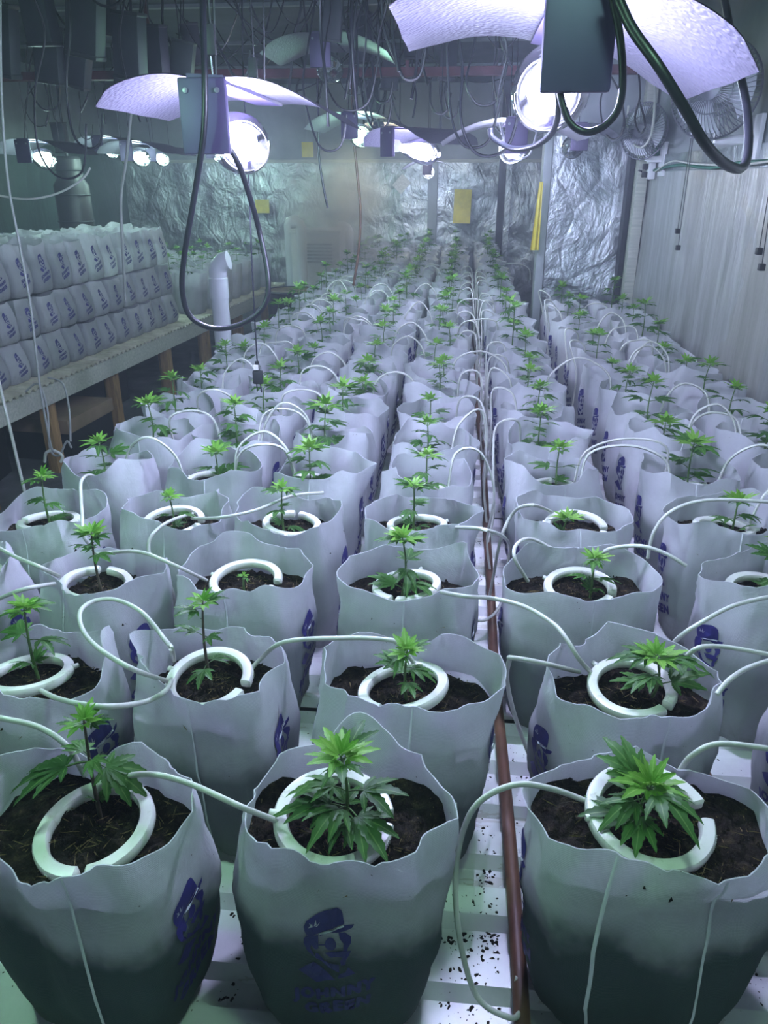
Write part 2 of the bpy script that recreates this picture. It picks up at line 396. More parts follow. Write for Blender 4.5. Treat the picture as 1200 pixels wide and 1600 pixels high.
for x in (XD0+0.03, -0.35, 0.35):
    boxes('bearer', 'wood', bench, (x-0.025, x+0.025, 0.0, 8.5, -0.085, -0.0225))
for y in (0.4, 2.2, 4.0, 5.8, 7.6):
    for x in (XD0+0.035, 0.38): boxes('leg', 'wood', bench, (x-0.03, x+0.03, y-0.03, y+0.03, ZF-0.0, -0.08))
# brown supply pipes lying on the sheets
def pipe(x, y0, y1, r, label, seed):
    q = random.Random(seed); pts = []; y = y0
    while y < y1: pts.append((x + q.uniform(-0.006, 0.006), y, r + 0.001)); y += 0.35
    pts.append((x, y1, r + 0.001)); o = centred_tube('supply_pipe', pts, r, 'hose_brown', 12)
    return tag(o, label, 'pipe')
pipe(0.105, 0.28, 8.6, 0.0105, 'long brown supply pipe running the whole bench length between bag lines', 1)
tag(centred_tube('supply_pipe', [(0.452, 0.45, 0.0105), (0.450, 0.75, 0.0105), (0.458, 0.97, 0.0105), (0.440, 1.27, 0.0105), (0.450, 1.56, 0.0105), (0.464, 1.9, 0.0105)] + [(0.464 + 0.002*(k % 2), 2.3 + 0.4*k, 0.0105) for k in range(6)] + [(0.464, 4.75, 0.0105)], 0.0095, 'hose_brown', 12), 'brown supply pipe on the bench ending below the foil partition', 'pipe')

# ------------------------------------------------------------------ printed emblem (flat shapes in crop units, y down)
def circ(cx, cy, r, n=14): return [(cx + r*math.cos(2*PI*i/n), cy + r*math.sin(2*PI*i/n)) for i in range(n)]
EMB = [
 [(265,295),(290,240),(330,212),(400,180),(520,142),(600,135),(645,150),(664,180),(688,280),(560,318),(440,352),(350,392),(300,385),(275,340)],
 [(432,366),(560,330),(690,292),(795,262),(775,302),(700,340),(640,350),(540,352),(436,384)],
 [(292,392),(420,376),(432,500),(395,520),(352,478),(338,520),(378,566),(388,606),(300,545),(265,470),(268,420)],
 circ(556, 447, 60), [(430,458),(498,452),(498,464),(430,470)],
 [(632,352),(700,350),(765,380),(770,430),(736,474),(730,500),(770,496),(742,546),(722,570),(716,640),(672,664),(660,610),(684,562),(560,582),(498,536),(580,516),(660,500),(690,496),(690,440),(650,400)],
 [(398,560),(420,560),(500,640),(650,655),(655,735),(540,700),(395,612)],
 [(215,755),(376,655),(470,725),(620,800),(420,866),(300,815)],
 [(640,790),(655,750),(720,730),(745,664),(825,745),(720,780)],
]
EMB_L = [[(318,300),(352,262),(362,296)], [(384,232),(398,280),(372,290)], [(322,252),(356,280),(350,296)], [(430,258),(404,296),(384,296)], [(432,352),(560,316),(684,286),(686,296),(560,330),(434,366)], circ(690, 700, 0.1, 3)]
def text_tris(body, x0, x1, y0, y1, slope):
    cu = bpy.data.curves.new('t', 'FONT'); cu.body = body; cu.offset = 0.03; cu.resolution_u = 3; cu.space_character = 1.2
    ob = bpy.data.objects.new('t', cu); C.objects.link(ob); bpy.context.view_layer.update()
    me = bpy.data.meshes.new_from_object(ob.evaluated_get(bpy.context.evaluated_depsgraph_get()))
    xs = [v.co.x for v in me.vertices]; ys = [v.co.y for v in me.vertices]
    ax, bx, ay, by = min(xs), max(xs), min(ys), max(ys)
    vs = []
    for v in me.vertices:
        X = x0 + (v.co.x-ax)/(bx-ax)*(x1-x0); Y = y1 - (v.co.y-ay)/(by-ay)*(y1-y0)
        vs.append((X, Y + slope*(X - 600)))
    fs = [tuple(p.vertices) for p in me.polygons]
    bpy.data.objects.remove(ob); bpy.data.curves.remove(cu); bpy.data.meshes.remove(me)
    return vs, fs
def emblem_flat():
    # returns vertices (p across, q up, in metres about the emblem centre), faces, material ids
    V = []; Fc = []; Mi = []
    def put(vs, fs, mi):
        b = len(V); V.extend(vs); Fc.extend(tuple(b+i for i in f) for f in fs); Mi.extend([mi]*len(fs))
    for mi, lst in ((0, EMB), (1, EMB_L)):
        for poly in lst: put(poly, [tuple(range(len(poly)))], mi)
    for dx, dy in ((-10, 0), (10, 0), (0, -8), (0, 8)):      # heavy block lettering
        put(*text_tris('JOHNNY', 130+dx, 1050+dx, 905+dy, 1070+dy, -0.20), 0)
        put(*text_tris('GREEN', 250+dx, 1010+dx, 1100+dy, 1245+dy, -0.20), 0)
    sc = 0.112/1000
    V = [((x-600)*sc, -(y-690)*sc*1.32) for x, y in V]
    bm = bmesh.new(); bv = [bm.verts.new((x, y, 0.0006 if 0 else 0)) for x, y in V]
    for f, m in zip(Fc, Mi):
        try: fc = bm.faces.new([bv[i] for i in f]); fc.material_index = m
        except ValueError: pass
    bmesh.ops.triangulate(bm, faces=list(bm.faces), ngon_method='EAR_CLIP')
    for _ in range(2):
        es = [e for e in bm.edges if e.calc_length() > 0.014]
        if es: bmesh.ops.subdivide_edges(bm, edges=es, cuts=1)
    bmesh.ops.triangulate(bm, faces=list(bm.faces)); bm.verts.index_update()
    vs = [(v.co.x, v.co.y) for v in bm.verts]; fs = [tuple(v.index for v in f.verts) for f in bm.faces]; mi = [f.material_index for f in bm.faces]
    bm.free(); return vs, fs, mi
EMBLEM = emblem_flat()

# ------------------------------------------------------------------ grow bag shapes
class Bag:
    def __init__(s, seed, w=0.25, d=0.235, h=0.30, soil=0.235, wav=1.0, rim=None, pinch=0.0, ex0=3.6):
        q = random.Random(seed); s.q = q; s.w, s.d, s.h, s.soil, s.pinch, s.ex0 = w, d, h, soil, pinch, ex0
        s.wav = wav; s.rim = rim or []
        s.ph = [q.uniform(0, 2*PI) for _ in range(12)]; s.seed = seed
        s.am = [q.uniform(0.5, 1.0) for _ in range(12)]
        s.lean = (q.uniform(-0.012, 0.012)*wav, q.uniform(-0.010, 0.010)*wav)
    def height(s, th):
        h = s.h + s.wav*(0.010*s.am[0]*math.sin(th + s.ph[0]) + 0.009*s.am[1]*math.sin(2*th + s.ph[1]) + 0.005*s.am[2]*math.sin(3*th+s.ph[2]) + 0.0016*math.sin(5*th+s.ph[3]) + 0.0007*math.sin(9*th+s.ph[4]))
        h += 0.011*s.wav*abs(math.cos(2*(th - PI/4)))**8
        for a, amp, wd in s.rim:
            dlt = (th - a + PI) % (2*PI) - PI; h += amp*math.exp(-(dlt/wd)**2)
        return h
    def pt(s, th, v, inset=0.0):
        h = s.height(th); z = v*h
        t = z/s.h
        ex = s.ex0 - (1.1 if s.ex0 < 5 else 0)*max(0, (z - s.soil)/(s.h - s.soil + 1e-6))
        belly = 0.955 + 0.05*math.sin(min(1, z/s.soil)*PI*0.8)
        foot = (1 - 0.06*max(0, 1 - z/0.02)**2)*((0.85 + 0.15*min(1, z/0.17)) if not s.pinch else 1)
        fl = max(0, (z - s.soil)/(s.h - s.soil))
        a = s.w/2*belly*foot; b = s.d/2*belly*foot*(1 - (0.14 if not s.pinch else 0)*min(1, max(0, (t-0.25)/0.65)))*(1 - s.pinch*max(0, (z/s.h-0.35)/0.65)**1.3)
        c, sn = math.cos(th), math.sin(th)
        r = 1/((abs(c)/a)**ex + (abs(sn)/b)**ex)**(1/ex)
        dr = 0.0022*math.sin(7*th + s.ph[5] + 3*t) + 0.0018*noise.noise(Vector((c*3+s.seed, sn*3, z*22)))*2 + 0.003*noise.noise(Vector((c*2, sn*2+s.seed, z*9)))*2
        dr += s.wav*fl*(0.007*math.sin(2*th + s.ph[6]) + 0.006*math.sin(3*th + s.ph[7]) + 0.0035*math.sin(5*th + s.ph[8]) + 0.0015*math.sin(8*th+s.ph[9])) 
        for cth in (0.78, 2.36, -0.78, -2.36):   # pressed gusset creases down the four corners
            dd = (th - cth - 0.10*math.sin(cth*5+s.ph[10]) + PI) % (2*PI) - PI
            dr += 0.0042*math.exp(-(dd/0.07)**2)
        rg = 1 - abs(noise.noise(Vector((c*2.2+s.seed*0.7, sn*2.2, z*11 + c*1.5))))*2.6
        dr += 0.0052*max(0, rg)**2*(0.5+0.8*fl)
        dr *= (1 - 0.6*s.pinch)
        r += dr - inset
        return Vector((r*c + s.lean[0]*t*t, r*sn + s.lean[1]*t*t, z))
    def mesh(s, name, nt=48, nv=16):
        mb = MB(); vs = []; uvs = []; fs = []
        vv = [0, 0.03] + [0.03 + 0.97*(i/(nv-1)) for i in range(1, nv)]
        ring = [(v, 0.0) for v in vv] + [(1.0, 0.0014)]
        zs = (s.soil - 0.012)/s.h
        nin = 5
        ring += [(1 - (1 - zs)*(i/nin), 0.0018) for i in range(1, nin+1)]
        per = (s.w + s.d)*1.8
        for v, ins in ring:
            for k in range(nt):
                th = 2*PI*k/nt; vs.append(s.pt(th, v, ins)); uvs.append((per*abs(2*k/nt-1), v*s.h))
        for i in range(len(ring)-1):
            for k in range(nt): fs.append((i*nt+k, i*nt+(k+1)%nt, (i+1)*nt+(k+1)%nt, (i+1)*nt+k))
        fs.append(tuple(range(nt-1, -1, -1)))
        if s.pinch: pass
        mb.add(vs, fs, uvs); return smooth_by_angle(mb.mesh(name, 'bag_fabric'), 50)
    def soil_mesh(s, name, nt=32, nr=8, rough=0.006, chips=0):
        mb = MB(); vs = [Vector((0, 0, 0))]; 
        zf = s.soil/s.h
        for j in range(1, nr+1):
            for k in range(nt):
                th = 2*PI*k/nt; p = s.pt(th, s.soil/s.height(th), 0.0022); f = j/nr
                vs.append(Vector((p.x*f, p.y*f, 0)))
        for i, v in enumerate(vs):
            n1 = noise.noise(Vector((v.x*14+s.seed, v.y*14, 1))); n2 = noise.noise(Vector((v.x*60, v.y*60+s.seed, 2))); n3 = noise.noise(Vector((v.x*140, v.y*140+s.seed, 2)))
            rr = math.hypot(v.x, v.y)/(s.w/2)
            v.z = s.soil + rough*(1.1*n1 + 0.9*n2 + 0.5*n3) + 0.006*(1-rr)
        fs = [(0, 1+k, 1+(k+1)%nt) for k in range(nt)]
        for j in range(nr-1):
            for k in range(nt): fs.append((1+j*nt+k, 1+(j+1)*nt+k, 1+(j+1)*nt+(k+1)%nt, 1+j*nt+(k+1)%nt))
        mb.add(vs, fs)
        if chips:      # loose crumbs and coir fibres lying on the surface
            q = random.Random(s.seed+3)
            for k in range(chips):
                v = vs[q.randrange(1, len(vs)-nt)]; x, y, z = v.x + q.uniform(-.006, .006), v.y + q.uniform(-.006, .006), v.z + 0.0005
                a = q.uniform(0, 2*PI); ca, sa = math.cos(a), math.sin(a)
                if k % 3 == 0: mb.cur = 1; l, w_, h = q.uniform(.005, .014), q.uniform(.0004, .0009), q.uniform(.0006, .002)
                else: mb.cur = 0; l, w_, h = q.uniform(.002, .0055), q.uniform(.0015, .004), q.uniform(.002, .0048)
                t_ = q.uniform(-.002, .003)
                mb.add([(x+l*ca, y+l*sa, z+t_), (x-w_*sa, y+w_*ca, z), (x-l*ca, y-l*sa, z-t_*0.3), (x+w_*sa, y-w_*ca, z), (x, y, z+h)], [(0,1,4),(1,2,4),(2,3,4),(3,0,4)])
            mb.cur = 0
        return mb.mesh(name, ['compost', 'coir'], smooth=not chips)
    def print_mesh(s, name, side=0.0, zc=0.138, shift=0.0, scale=1.0):
        vs = []
        a = s.w/2 if abs(math.cos(side)) > 0.7 else s.d/2
        for (p, q_), in zip(EMBLEM[0]):
            th = side + math.atan2(p*scale + shift, a); z = zc + q_*scale
            P = s.pt(th, z/s.height(th), -0.0011); vs.append(P)
        mb = MB(); mb.add(vs, EMBLEM[1]); mb.mi = list(EMBLEM[2])
        me = mb.mesh(name, ['print', 'print_light'], smooth=False)
        # lighter marks lie on top of the dark hat
        for p in me.polygons:
            if p.material_index == 1:
                for i in p.vertices:
                    v = me.vertices[i].co; d = Vector((v.x, v.y, 0)).normalized(); v += d*0.0006
        return me
    def seam_mesh(s, name, th0):
        mb = MB(); vs = []; n = 14
        for i in range(n+1):
            v = 0.04 + 0.955*i/n
            for dth in (-0.017, 0.0, 0.017): vs.append(s.pt(th0 + dth, v, -0.0012 if dth else -0.0026))
        fs = []
        for i in range(n):
            for k in range(2): fs.append((i*3+k, i*3+k+1, (i+1)*3+k+1, (i+1)*3+k))
        mb.add(vs, fs); return mb.mesh(name, 'seam')

BAGS = []
def reg(root_xy, rot, bag): BAGS.append((root_xy[0], root_xy[1], math.cos(-rot), math.sin(-rot), bag))
def wall_hits(P, clear=0.0052):
    """indices of the samples of a tube that touch or cross the cloth of a bag"""
    hits = []
    x0 = min(p.x for p in P) - .2; x1 = max(p.x for p in P) + .2; y0 = min(p.y for p in P) - .2; y1 = max(p.y for p in P) + .2
    for bx_, by_, c, s_, b in BAGS:
        if not (x0 < bx_ < x1 and y0 < by_ < y1): continue
        prev = None
        for i, p in enumerate(P):
            dx, dy = p.x - bx_, p.y - by_
            if dx*dx + dy*dy > 0.04: prev = None; continue
            lx, ly = dx*c - dy*s_, dx*s_ + dy*c; th = math.atan2(ly, lx); h = b.height(th)
            if p.z > h + clear: prev = None; continue
            w = b.pt(th, min(1, p.z/h)); d = math.hypot(lx, ly) - math.hypot(w.x, w.y)
            if abs(d) < clear or (prev is not None and prev*d < 0): hits.append(i)
            prev = d
    return hits
def dense(pts, n=10): return catmull(pts, n)

# ------------------------------------------------------------------ leaves and plants
def leaf_mesh(name, mat, nlf, seg, seed, droop=0.5, pet=0.30):
    q = random.Random(seed); mb = MB()
    angs = {3: (0, 48, -48), 5: (0, 36, -36, 78, -78), 7: (0, 28, -28, 58, -58, 98, -98)}[nlf]
    lens = {3: (1, .8, .8), 5: (1, .86, .86, .52, .52), 7: (1, .92, .92, .72, .72, .42, .42)}[nlf]
    for a, L in zip(angs, lens):
        a = math.radians(a + q.uniform(-4, 4)); L *= q.uniform(0.92, 1.06)*0.78; wd = 0.155*L
        ca, sa = math.cos(a), math.sin(a); vs = []; uvs = []; fs = []
        dr = droop*q.uniform(0.75, 1.25)
        for i in range(seg+1):
            t = i/seg; hw = wd*math.sin(PI*min(1, t**0.82))**0.85 if 0 < t < 1 else 0.0
            hw = max(hw, 0.006)*(1.0 + (0.16 if i % 2 else -0.10)*(1 if seg > 5 else 0))
            x = t*L; z = 0.10*x - dr*x*x*0.9
            for sd, lift in ((-1, 0.22), (0, 0), (1, 0.22)):
                y = sd*hw; xx = x + (0.02*L if (sd and i % 2) else 0)
                vs.append((pet + xx*ca - y*sa, xx*sa + y*ca, z + lift*hw)); uvs.append((t, 0.5 + sd*0.5))
        for i in range(seg):
            for k in range(2): fs.append((i*3+k, i*3+k+1, (i+1)*3+k+1, (i+1)*3+k))
        mb.add(vs, fs, uvs)
    mb.cur = 1; mb.tube([(0, 0, 0), (pet*0.5, 0, 0.015), (pet, 0, 0)], 0.014, 4, False)
    return mb.mesh(name, [mat, 'stem'])
LEAF = {'big': [leaf_mesh('leaf', 'leaf', 7 if k % 2 else 5, 12, 20+k, 0.35+0.2*k) for k in range(4)],
        'young': [leaf_mesh('young_leaf', 'young_leaf', 5, 10, 40+k, 0.1+0.2*k, 0.12) for k in range(3)],
        'mid': [leaf_mesh('leaf', 'leaf', 5, 6, 60+k, 0.35+0.2*k) for k in range(3)],
        'mid_young': [leaf_mesh('young_leaf', 'young_leaf', 5, 5, 70+k, 0.2+0.2*k, 0.12) for k in range(2)]}
def leaf_plan(q, H, size, nodes, spread=1.0, lowest=0.25, top=5):
    """leaves of one plant: (kind, position on the stem, rotation, scale)"""
    out = []
    for i in range(nodes):
        f = lowest + (0.93-lowest)*i/max(1, nodes-1)
        n = 2 if i % 2 == 0 or nodes < 4 else 2
        a0 = q.uniform(0, 2*PI) if i == 0 else out[-1][2][2] + PI/2 + q.uniform(-0.5, 0.5)
        for k in range(n):
            a = a0 + PI*k + q.uniform(-0.3, 0.3)
            sc = size*(1.0 - 0.35*f)*q.uniform(0.8, 1.15)*spread
            out.append(('leaf', f, (q.uniform(-0.25, 0.25), 0.32 - 0.75*f + q.uniform(-0.2, 0.2), a), sc))
    for k in range(top):
        a = 2*PI*k/top + q.uniform(-0.3, 0.3)
        out.append(('young', 0.97 + 0.03*(k % 2), (0, -0.35 - 0.55*(k % 2) + q.uniform(-0.2, 0.2), a), size*(0.62 - 0.14*(k % 2))*q.uniform(0.85, 1.15)))
    return out
def stem_mesh(q, H, bend=0.012, r=0.0026, woody=False):
    bx, by = q.uniform(-bend, bend), q.uniform(-bend, bend)
    P = [Vector((bx*math.sin(t*PI*0.9), by*math.sin(t*PI*0.8), -0.012 + (H+0.012)*t)) for t in [i/7 for i in range(8)]]
    mb = MB(); mb.tube(P, [r*(1.15 - 0.6*i/7) for i in range(8)], 7); return mb.mesh('stem', 'stem_woody' if woody else 'stem'), P
def on_stem(P, f):
    x = max(0, min(0.9999, f))*(len(P)-1); i = int(x); return P[i].lerp(P[i+1], x - i)
def leaf_clear(me, M, b, ring):
    for v in list(me.vertices)[::2]:
        p = M @ v.co
        if ring and p.z < b.soil + 0.026 and math.hypot(p.x, p.y) > 0.034: return False
        if p.z < b.soil + 0.004 and math.hypot(p.x, p.y) > 0.02: return False
        th = math.atan2(p.y, p.x); h = b.height(th)
        if p.z < h + 0.003:
            w = b.pt(th, p.z/h)
            if math.hypot(p.x, p.y) > math.hypot(w.x, w.y) - 0.005: return False
    return True
def plant_parts(root, base, seed, H, size, nodes, detail='big', spread=1.0, lowest=0.25, top=5, extra=(), woody=False, yaw=0, bag=None, ring=True):
    q = random.Random(seed); me, P = stem_mesh(q, H, woody=woody)
    st = new('stem', me, root, base, (0, 0, yaw))
    for kind, f, rot, sc in leaf_plan(q, H, size, nodes, spread, lowest, top) + list(extra):
        ky = {'big': {'leaf': 'big', 'young': 'young'}, 'mid': {'leaf': 'mid', 'young': 'mid_young'}}[detail][kind]
        me_ = q.choice(LEAF[ky]); loc = on_stem(P, f)
        if bag:
            for k_ in range(14):
                M = Matrix.Translation(base) @ Matrix.LocRotScale(loc, Euler(rot), Vector((sc, sc, sc)))
                if leaf_clear(me_, M, bag, ring): break
                rot = (rot[0], max(-1.0, rot[1] - 0.09), rot[2])
                if k_ % 2: sc *= 0.93
        new('leaf', me_, st, loc, rot, sc)
    return st
def far_plant(seed, H, size, nodes):
    """one joined plant mesh for bags too far away to pick their leaves apart"""
    q = random.Random(seed); me, P = stem_mesh(q, H); vs = [v.co.copy() for v in me.vertices]; mb = MB(); mb.cur = 2
    mb.add(vs, [tuple(p.vertices) for p in me.polygons])
    for kind, f, rot, sc in leaf_plan(q, H, size, nodes):
        src = q.choice(LEAF['mid' if kind == 'leaf' else 'mid_young']); M = Matrix.LocRotScale(on_stem(P, f), Euler(rot), Vector((sc, sc, sc)))
        mb.cur = 0 if kind == 'leaf' else 1
        uvl = src.uv_layers[0].data; uu = [(0, 0)]*len(src.vertices)
        for l in src.loops: uu[l.vertex_index] = tuple(uvl[l.index].uv)
        mb.add([M @ v.co for v in src.vertices], [tuple(p.vertices) for p in src.polygons], uu)
    return mb.mesh('foliage', ['leaf', 'young_leaf', 'stem'])
FAR = [far_plant(300+k, h, s, n) for k, (h, s, n) in enumerate(((0.13, 0.075, 4), (0.16, 0.085, 4), (0.19, 0.08, 5), (0.11, 0.08, 3), (0.15, 0.09, 4), (0.18, 0.09, 4)))]

# ------------------------------------------------------------------ drip rings
def ring_mesh(seed, R=0.056, w=0.0165, h=0.015, gap=0.30):
    q = random.Random(seed); mb = MB(); n = 44; prof = []
    m = 10
    for k in range(m):
        a = 2*PI*k/m + PI/m; c, s_ = math.cos(a), math.sin(a); e = 0.55
        prof.append((w/2*math.copysign(abs(c)**e, c), h/2*math.copysign(abs(s_)**e, s_)))
    vs = []; fs = []
    rows = []
    for i in range(n+1):
        a = gap/2 + (2*PI - gap)*i/n; sc = 1.0
        rows.append((a, sc))
    rows = [(rows[0][0]-0.05, 0.55)] + rows + [(rows[-1][0]+0.05, 0.55)]
    for a, sc in rows:
        for px, pz in prof: vs.append(((R+px*sc)*math.cos(a), (R+px*sc)*math.sin(a)*1.0, pz*sc))
    N = len(rows)
    for i in range(N-1):
        for k in range(m): fs.append((i*m+k, i*m+(k+1)%m, (i+1)*m+(k+1)%m, (i+1)*m+k))
    fs.append(tuple(range(m-1,-1,-1))); fs.append(tuple((N-1)*m+k for k in range(m)))
    mb.add(vs, fs)
    # little moulded ticks beside the open ends
    for sgn in (-1, 1):
        for k in range(7):
            a = sgn*(gap/2 + 0.25 + 0.045*k); M = Matrix.Translation((0, 0, 0)) @ Matrix.Rotation(a, 4, 'Z')
            mb.box(R+w/2-0.0012, R+w/2+0.0006, -0.0005, 0.0005, -0.004, 0.003, M)
    return mb.mesh('ring', 'drip_plastic')
RINGS = [smooth_by_angle(ring_mesh(k, 0.056+0.002*k, gap=0.22+0.08*k), 40) for k in range(3)]
mbn = MB(); mbn.tube([(-0.060, 0, 0.002), (-0.071, 0, 0.005)], [0.0052, 0.0036], 8); NOZ = mbn.mesh('inlet', 'drip_plastic')
def fit_ring(x, y, R, inl=(0, 0)):
    """slide a ring toward its bag's middle until it clears the cloth"""
    bx_, by_, c, s_, b = min(BAGS, key=lambda g: (g[0]-x)**2 + (g[1]-y)**2)
    for k in range(12):
        f = 1 - k/11; X = bx_ + (x-bx_)*f; Y = by_ + (y-by_)*f; ok = True
        for i in range(25):
            px_, py_ = (X - bx_ + R*math.cos(i*PI/12), Y - by_ + R*math.sin(i*PI/12)) if i < 24 else (X - bx_ + inl[0], Y - by_ + inl[1]); lx, ly = px_*c - py_*s_, px_*s_ + py_*c
            th = math.atan2(ly, lx); w = b.pt(th, (b.soil+0.012)/b.height(th))
            if math.hypot(lx, ly) > math.hypot(w.x, w.y) - 0.006: ok = False; break
        if ok: break
    return X, Y
def drip_ring(loc, gapdir, tilt, label, group=None, k=0, scale=1.0):
    R_o = (0.056 + 0.002*(k % 3) + 0.0095)*scale; loc = (*fit_ring(loc[0], loc[1], R_o, (-0.073*scale*math.cos(gapdir), -0.073*scale*math.sin(gapdir))), loc[2])
    """C-shaped ring, open at angle gapdir (radians, world), inlet opposite"""
    o = new('drip_ring', None, None, loc, (tilt[0], tilt[1], gapdir), scale)
    new('ring', RINGS[k % 3], o); new('inlet', NOZ, o)
    return tag(o, label, 'drip ring', group)

# ------------------------------------------------------------------ potted plants
R_ = math.radians
SHARED = {}
def variant(i):
    if i not in SHARED:
        b = Bag(900+i, 0.226+0.008*((i*37) % 3 - 1), 0.205, 0.295, 0.226, 1.35)
        SHARED[i] = dict(bag=b, me=b.mesh('bag', 44, 13), soil=b.soil_mesh('soil', 28, 7, 0.009, 60), pr=[b.print_mesh('printed_emblem', 0.0), b.print_mesh('printed_emblem', PI)], seam=b.seam_mesh('seam', -PI/2 + 0.1*((i % 3)-1)))
    return SHARED[i]
def potted(x, y, label, group, seed, near=None, far=0):
    q = random.Random(seed)
    root = new('potted_plant', None, None, (x, y, 0), (0, 0, q.uniform(-0.07, 0.07) + (-0.10 if x < 0.1 else 0.12)))
    tag(root, label, 'plant', group)
    v = variant(seed % 9); b = v['bag']; reg((x, y), root.rotation_euler.z, b)
    bag = new('bag', v['me'], root); bag['damp_shade'] = q.uniform(0.25, 0.6) if y < 2.0 else q.uniform(0.0, 0.28)  # stronger in front rows: damp compost plus painted shade
    if y < 4.5:
        for p in v['pr']: new('printed_emblem', p, bag)
        new('seam', v['seam'], bag)
    new('soil', v['soil'], root)
    base = (q.uniform(-0.02, 0.02), q.uniform(-0.02, 0.02), b.soil)
    if far: new('foliage', FAR[seed % 6], root, base, (0, 0, q.uniform(0, 6.28)), q.uniform(0.85, 1.2))
    else: plant_parts(root, base, seed, q.uniform(0.085, 0.155), q.uniform(0.076, 0.096), q.choice((3, 4, 5)), 'mid', lowest=q.uniform(0.2, 0.38), top=4, bag=b, ring=y < 2.75)
    return root, b, base
def near_pot(key, x, y, label, bagkw, plant, rot=0.0, damp_shade=0.8, sides=(0.0, PI), seamth=(-PI/2,), ring=None, detail='big', base=(0, 0)):
    seed = sum(ord(c)*31**i for i, c in enumerate(key)) % 9973
    b = Bag(seed, **bagkw)
    root = new('potted_plant', None, None, (x, y, 0), (0, 0, rot)); tag(root, label, 'plant')
    bag = new('bag', b.mesh('bag', 88, 26), root); bag['damp_shade'] = damp_shade
    for s_ in sides: new('printed_emblem', b.print_mesh('printed_emblem', s_), bag)
    for t in seamth: new('seam', b.seam_mesh('seam', t), bag)
    new('soil', b.soil_mesh('soil', 60, 20, 0.010, 420), root)
    plant = dict(plant, size=plant['size']*0.72, extra=[(a_, b_, c_, d_*0.82) for a_, b_, c_, d_ in plant.get('extra', ())])
    reg((x, y), rot, b)
    plant_parts(root, (base[0], base[1], b.soil), seed+5, detail=detail, bag=b, **plant)
    return root
B0 = dict(w=0.252, d=0.205, h=0.295, soil=0.235)
def bk(**k): d = dict(B0); d.update(k); return d
# key: x, y, label, bag, plant, kwargs   (rows run away from the open front of the bench)
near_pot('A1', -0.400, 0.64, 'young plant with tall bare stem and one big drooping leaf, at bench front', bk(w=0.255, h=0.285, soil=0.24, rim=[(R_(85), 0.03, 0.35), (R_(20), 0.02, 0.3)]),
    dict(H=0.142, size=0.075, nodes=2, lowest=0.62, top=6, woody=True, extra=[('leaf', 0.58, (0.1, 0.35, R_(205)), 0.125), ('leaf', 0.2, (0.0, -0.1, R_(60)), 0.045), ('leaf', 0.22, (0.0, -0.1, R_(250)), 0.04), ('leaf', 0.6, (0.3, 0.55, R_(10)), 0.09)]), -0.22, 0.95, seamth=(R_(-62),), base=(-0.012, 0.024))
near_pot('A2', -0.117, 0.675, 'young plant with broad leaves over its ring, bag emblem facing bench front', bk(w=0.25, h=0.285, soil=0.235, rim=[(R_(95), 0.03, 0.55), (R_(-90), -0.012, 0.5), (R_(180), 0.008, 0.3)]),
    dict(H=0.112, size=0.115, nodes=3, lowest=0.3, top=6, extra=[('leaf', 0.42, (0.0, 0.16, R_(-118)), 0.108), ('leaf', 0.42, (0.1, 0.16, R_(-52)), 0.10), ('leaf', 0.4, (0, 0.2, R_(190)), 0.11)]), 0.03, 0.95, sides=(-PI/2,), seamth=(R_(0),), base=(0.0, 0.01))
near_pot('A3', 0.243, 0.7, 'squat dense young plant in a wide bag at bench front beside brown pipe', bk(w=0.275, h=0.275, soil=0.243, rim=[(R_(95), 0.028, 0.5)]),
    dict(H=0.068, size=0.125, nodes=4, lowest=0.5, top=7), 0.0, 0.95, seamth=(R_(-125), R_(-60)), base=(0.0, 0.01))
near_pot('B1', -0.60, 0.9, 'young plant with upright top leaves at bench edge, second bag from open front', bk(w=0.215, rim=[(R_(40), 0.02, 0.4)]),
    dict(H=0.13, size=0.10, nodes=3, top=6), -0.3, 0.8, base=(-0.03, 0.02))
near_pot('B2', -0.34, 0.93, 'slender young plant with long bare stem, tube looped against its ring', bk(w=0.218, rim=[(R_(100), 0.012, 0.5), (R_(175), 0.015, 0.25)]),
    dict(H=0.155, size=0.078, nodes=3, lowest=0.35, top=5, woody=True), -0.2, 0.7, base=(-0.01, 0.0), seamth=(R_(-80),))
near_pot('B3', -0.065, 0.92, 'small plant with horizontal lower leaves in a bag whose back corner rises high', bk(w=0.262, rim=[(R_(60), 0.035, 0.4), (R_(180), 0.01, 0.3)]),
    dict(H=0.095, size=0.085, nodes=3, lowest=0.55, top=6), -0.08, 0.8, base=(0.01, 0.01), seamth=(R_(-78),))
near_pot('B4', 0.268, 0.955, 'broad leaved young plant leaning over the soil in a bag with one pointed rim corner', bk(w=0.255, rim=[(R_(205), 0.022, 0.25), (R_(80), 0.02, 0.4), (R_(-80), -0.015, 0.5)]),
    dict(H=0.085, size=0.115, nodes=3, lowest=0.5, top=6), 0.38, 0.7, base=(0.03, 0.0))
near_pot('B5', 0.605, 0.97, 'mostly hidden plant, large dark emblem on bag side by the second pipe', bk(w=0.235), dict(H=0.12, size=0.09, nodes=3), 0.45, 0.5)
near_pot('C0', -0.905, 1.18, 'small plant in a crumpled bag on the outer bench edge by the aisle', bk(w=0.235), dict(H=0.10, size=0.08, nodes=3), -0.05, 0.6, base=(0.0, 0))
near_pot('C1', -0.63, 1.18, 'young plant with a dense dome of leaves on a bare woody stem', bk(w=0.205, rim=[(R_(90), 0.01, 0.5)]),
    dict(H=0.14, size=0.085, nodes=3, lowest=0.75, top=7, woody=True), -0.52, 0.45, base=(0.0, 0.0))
near_pot('C2', -0.375, 1.22, 'tiny sprout with only a few small leaves inside a wide drip ring', bk(w=0.24), dict(H=0.045, size=0.035, nodes=2, top=4, extra=[('leaf', 0.1, (0, 0.3, R_(-10)), 0.05)]), -0.1, 0.7, base=(0.0, 0.0))
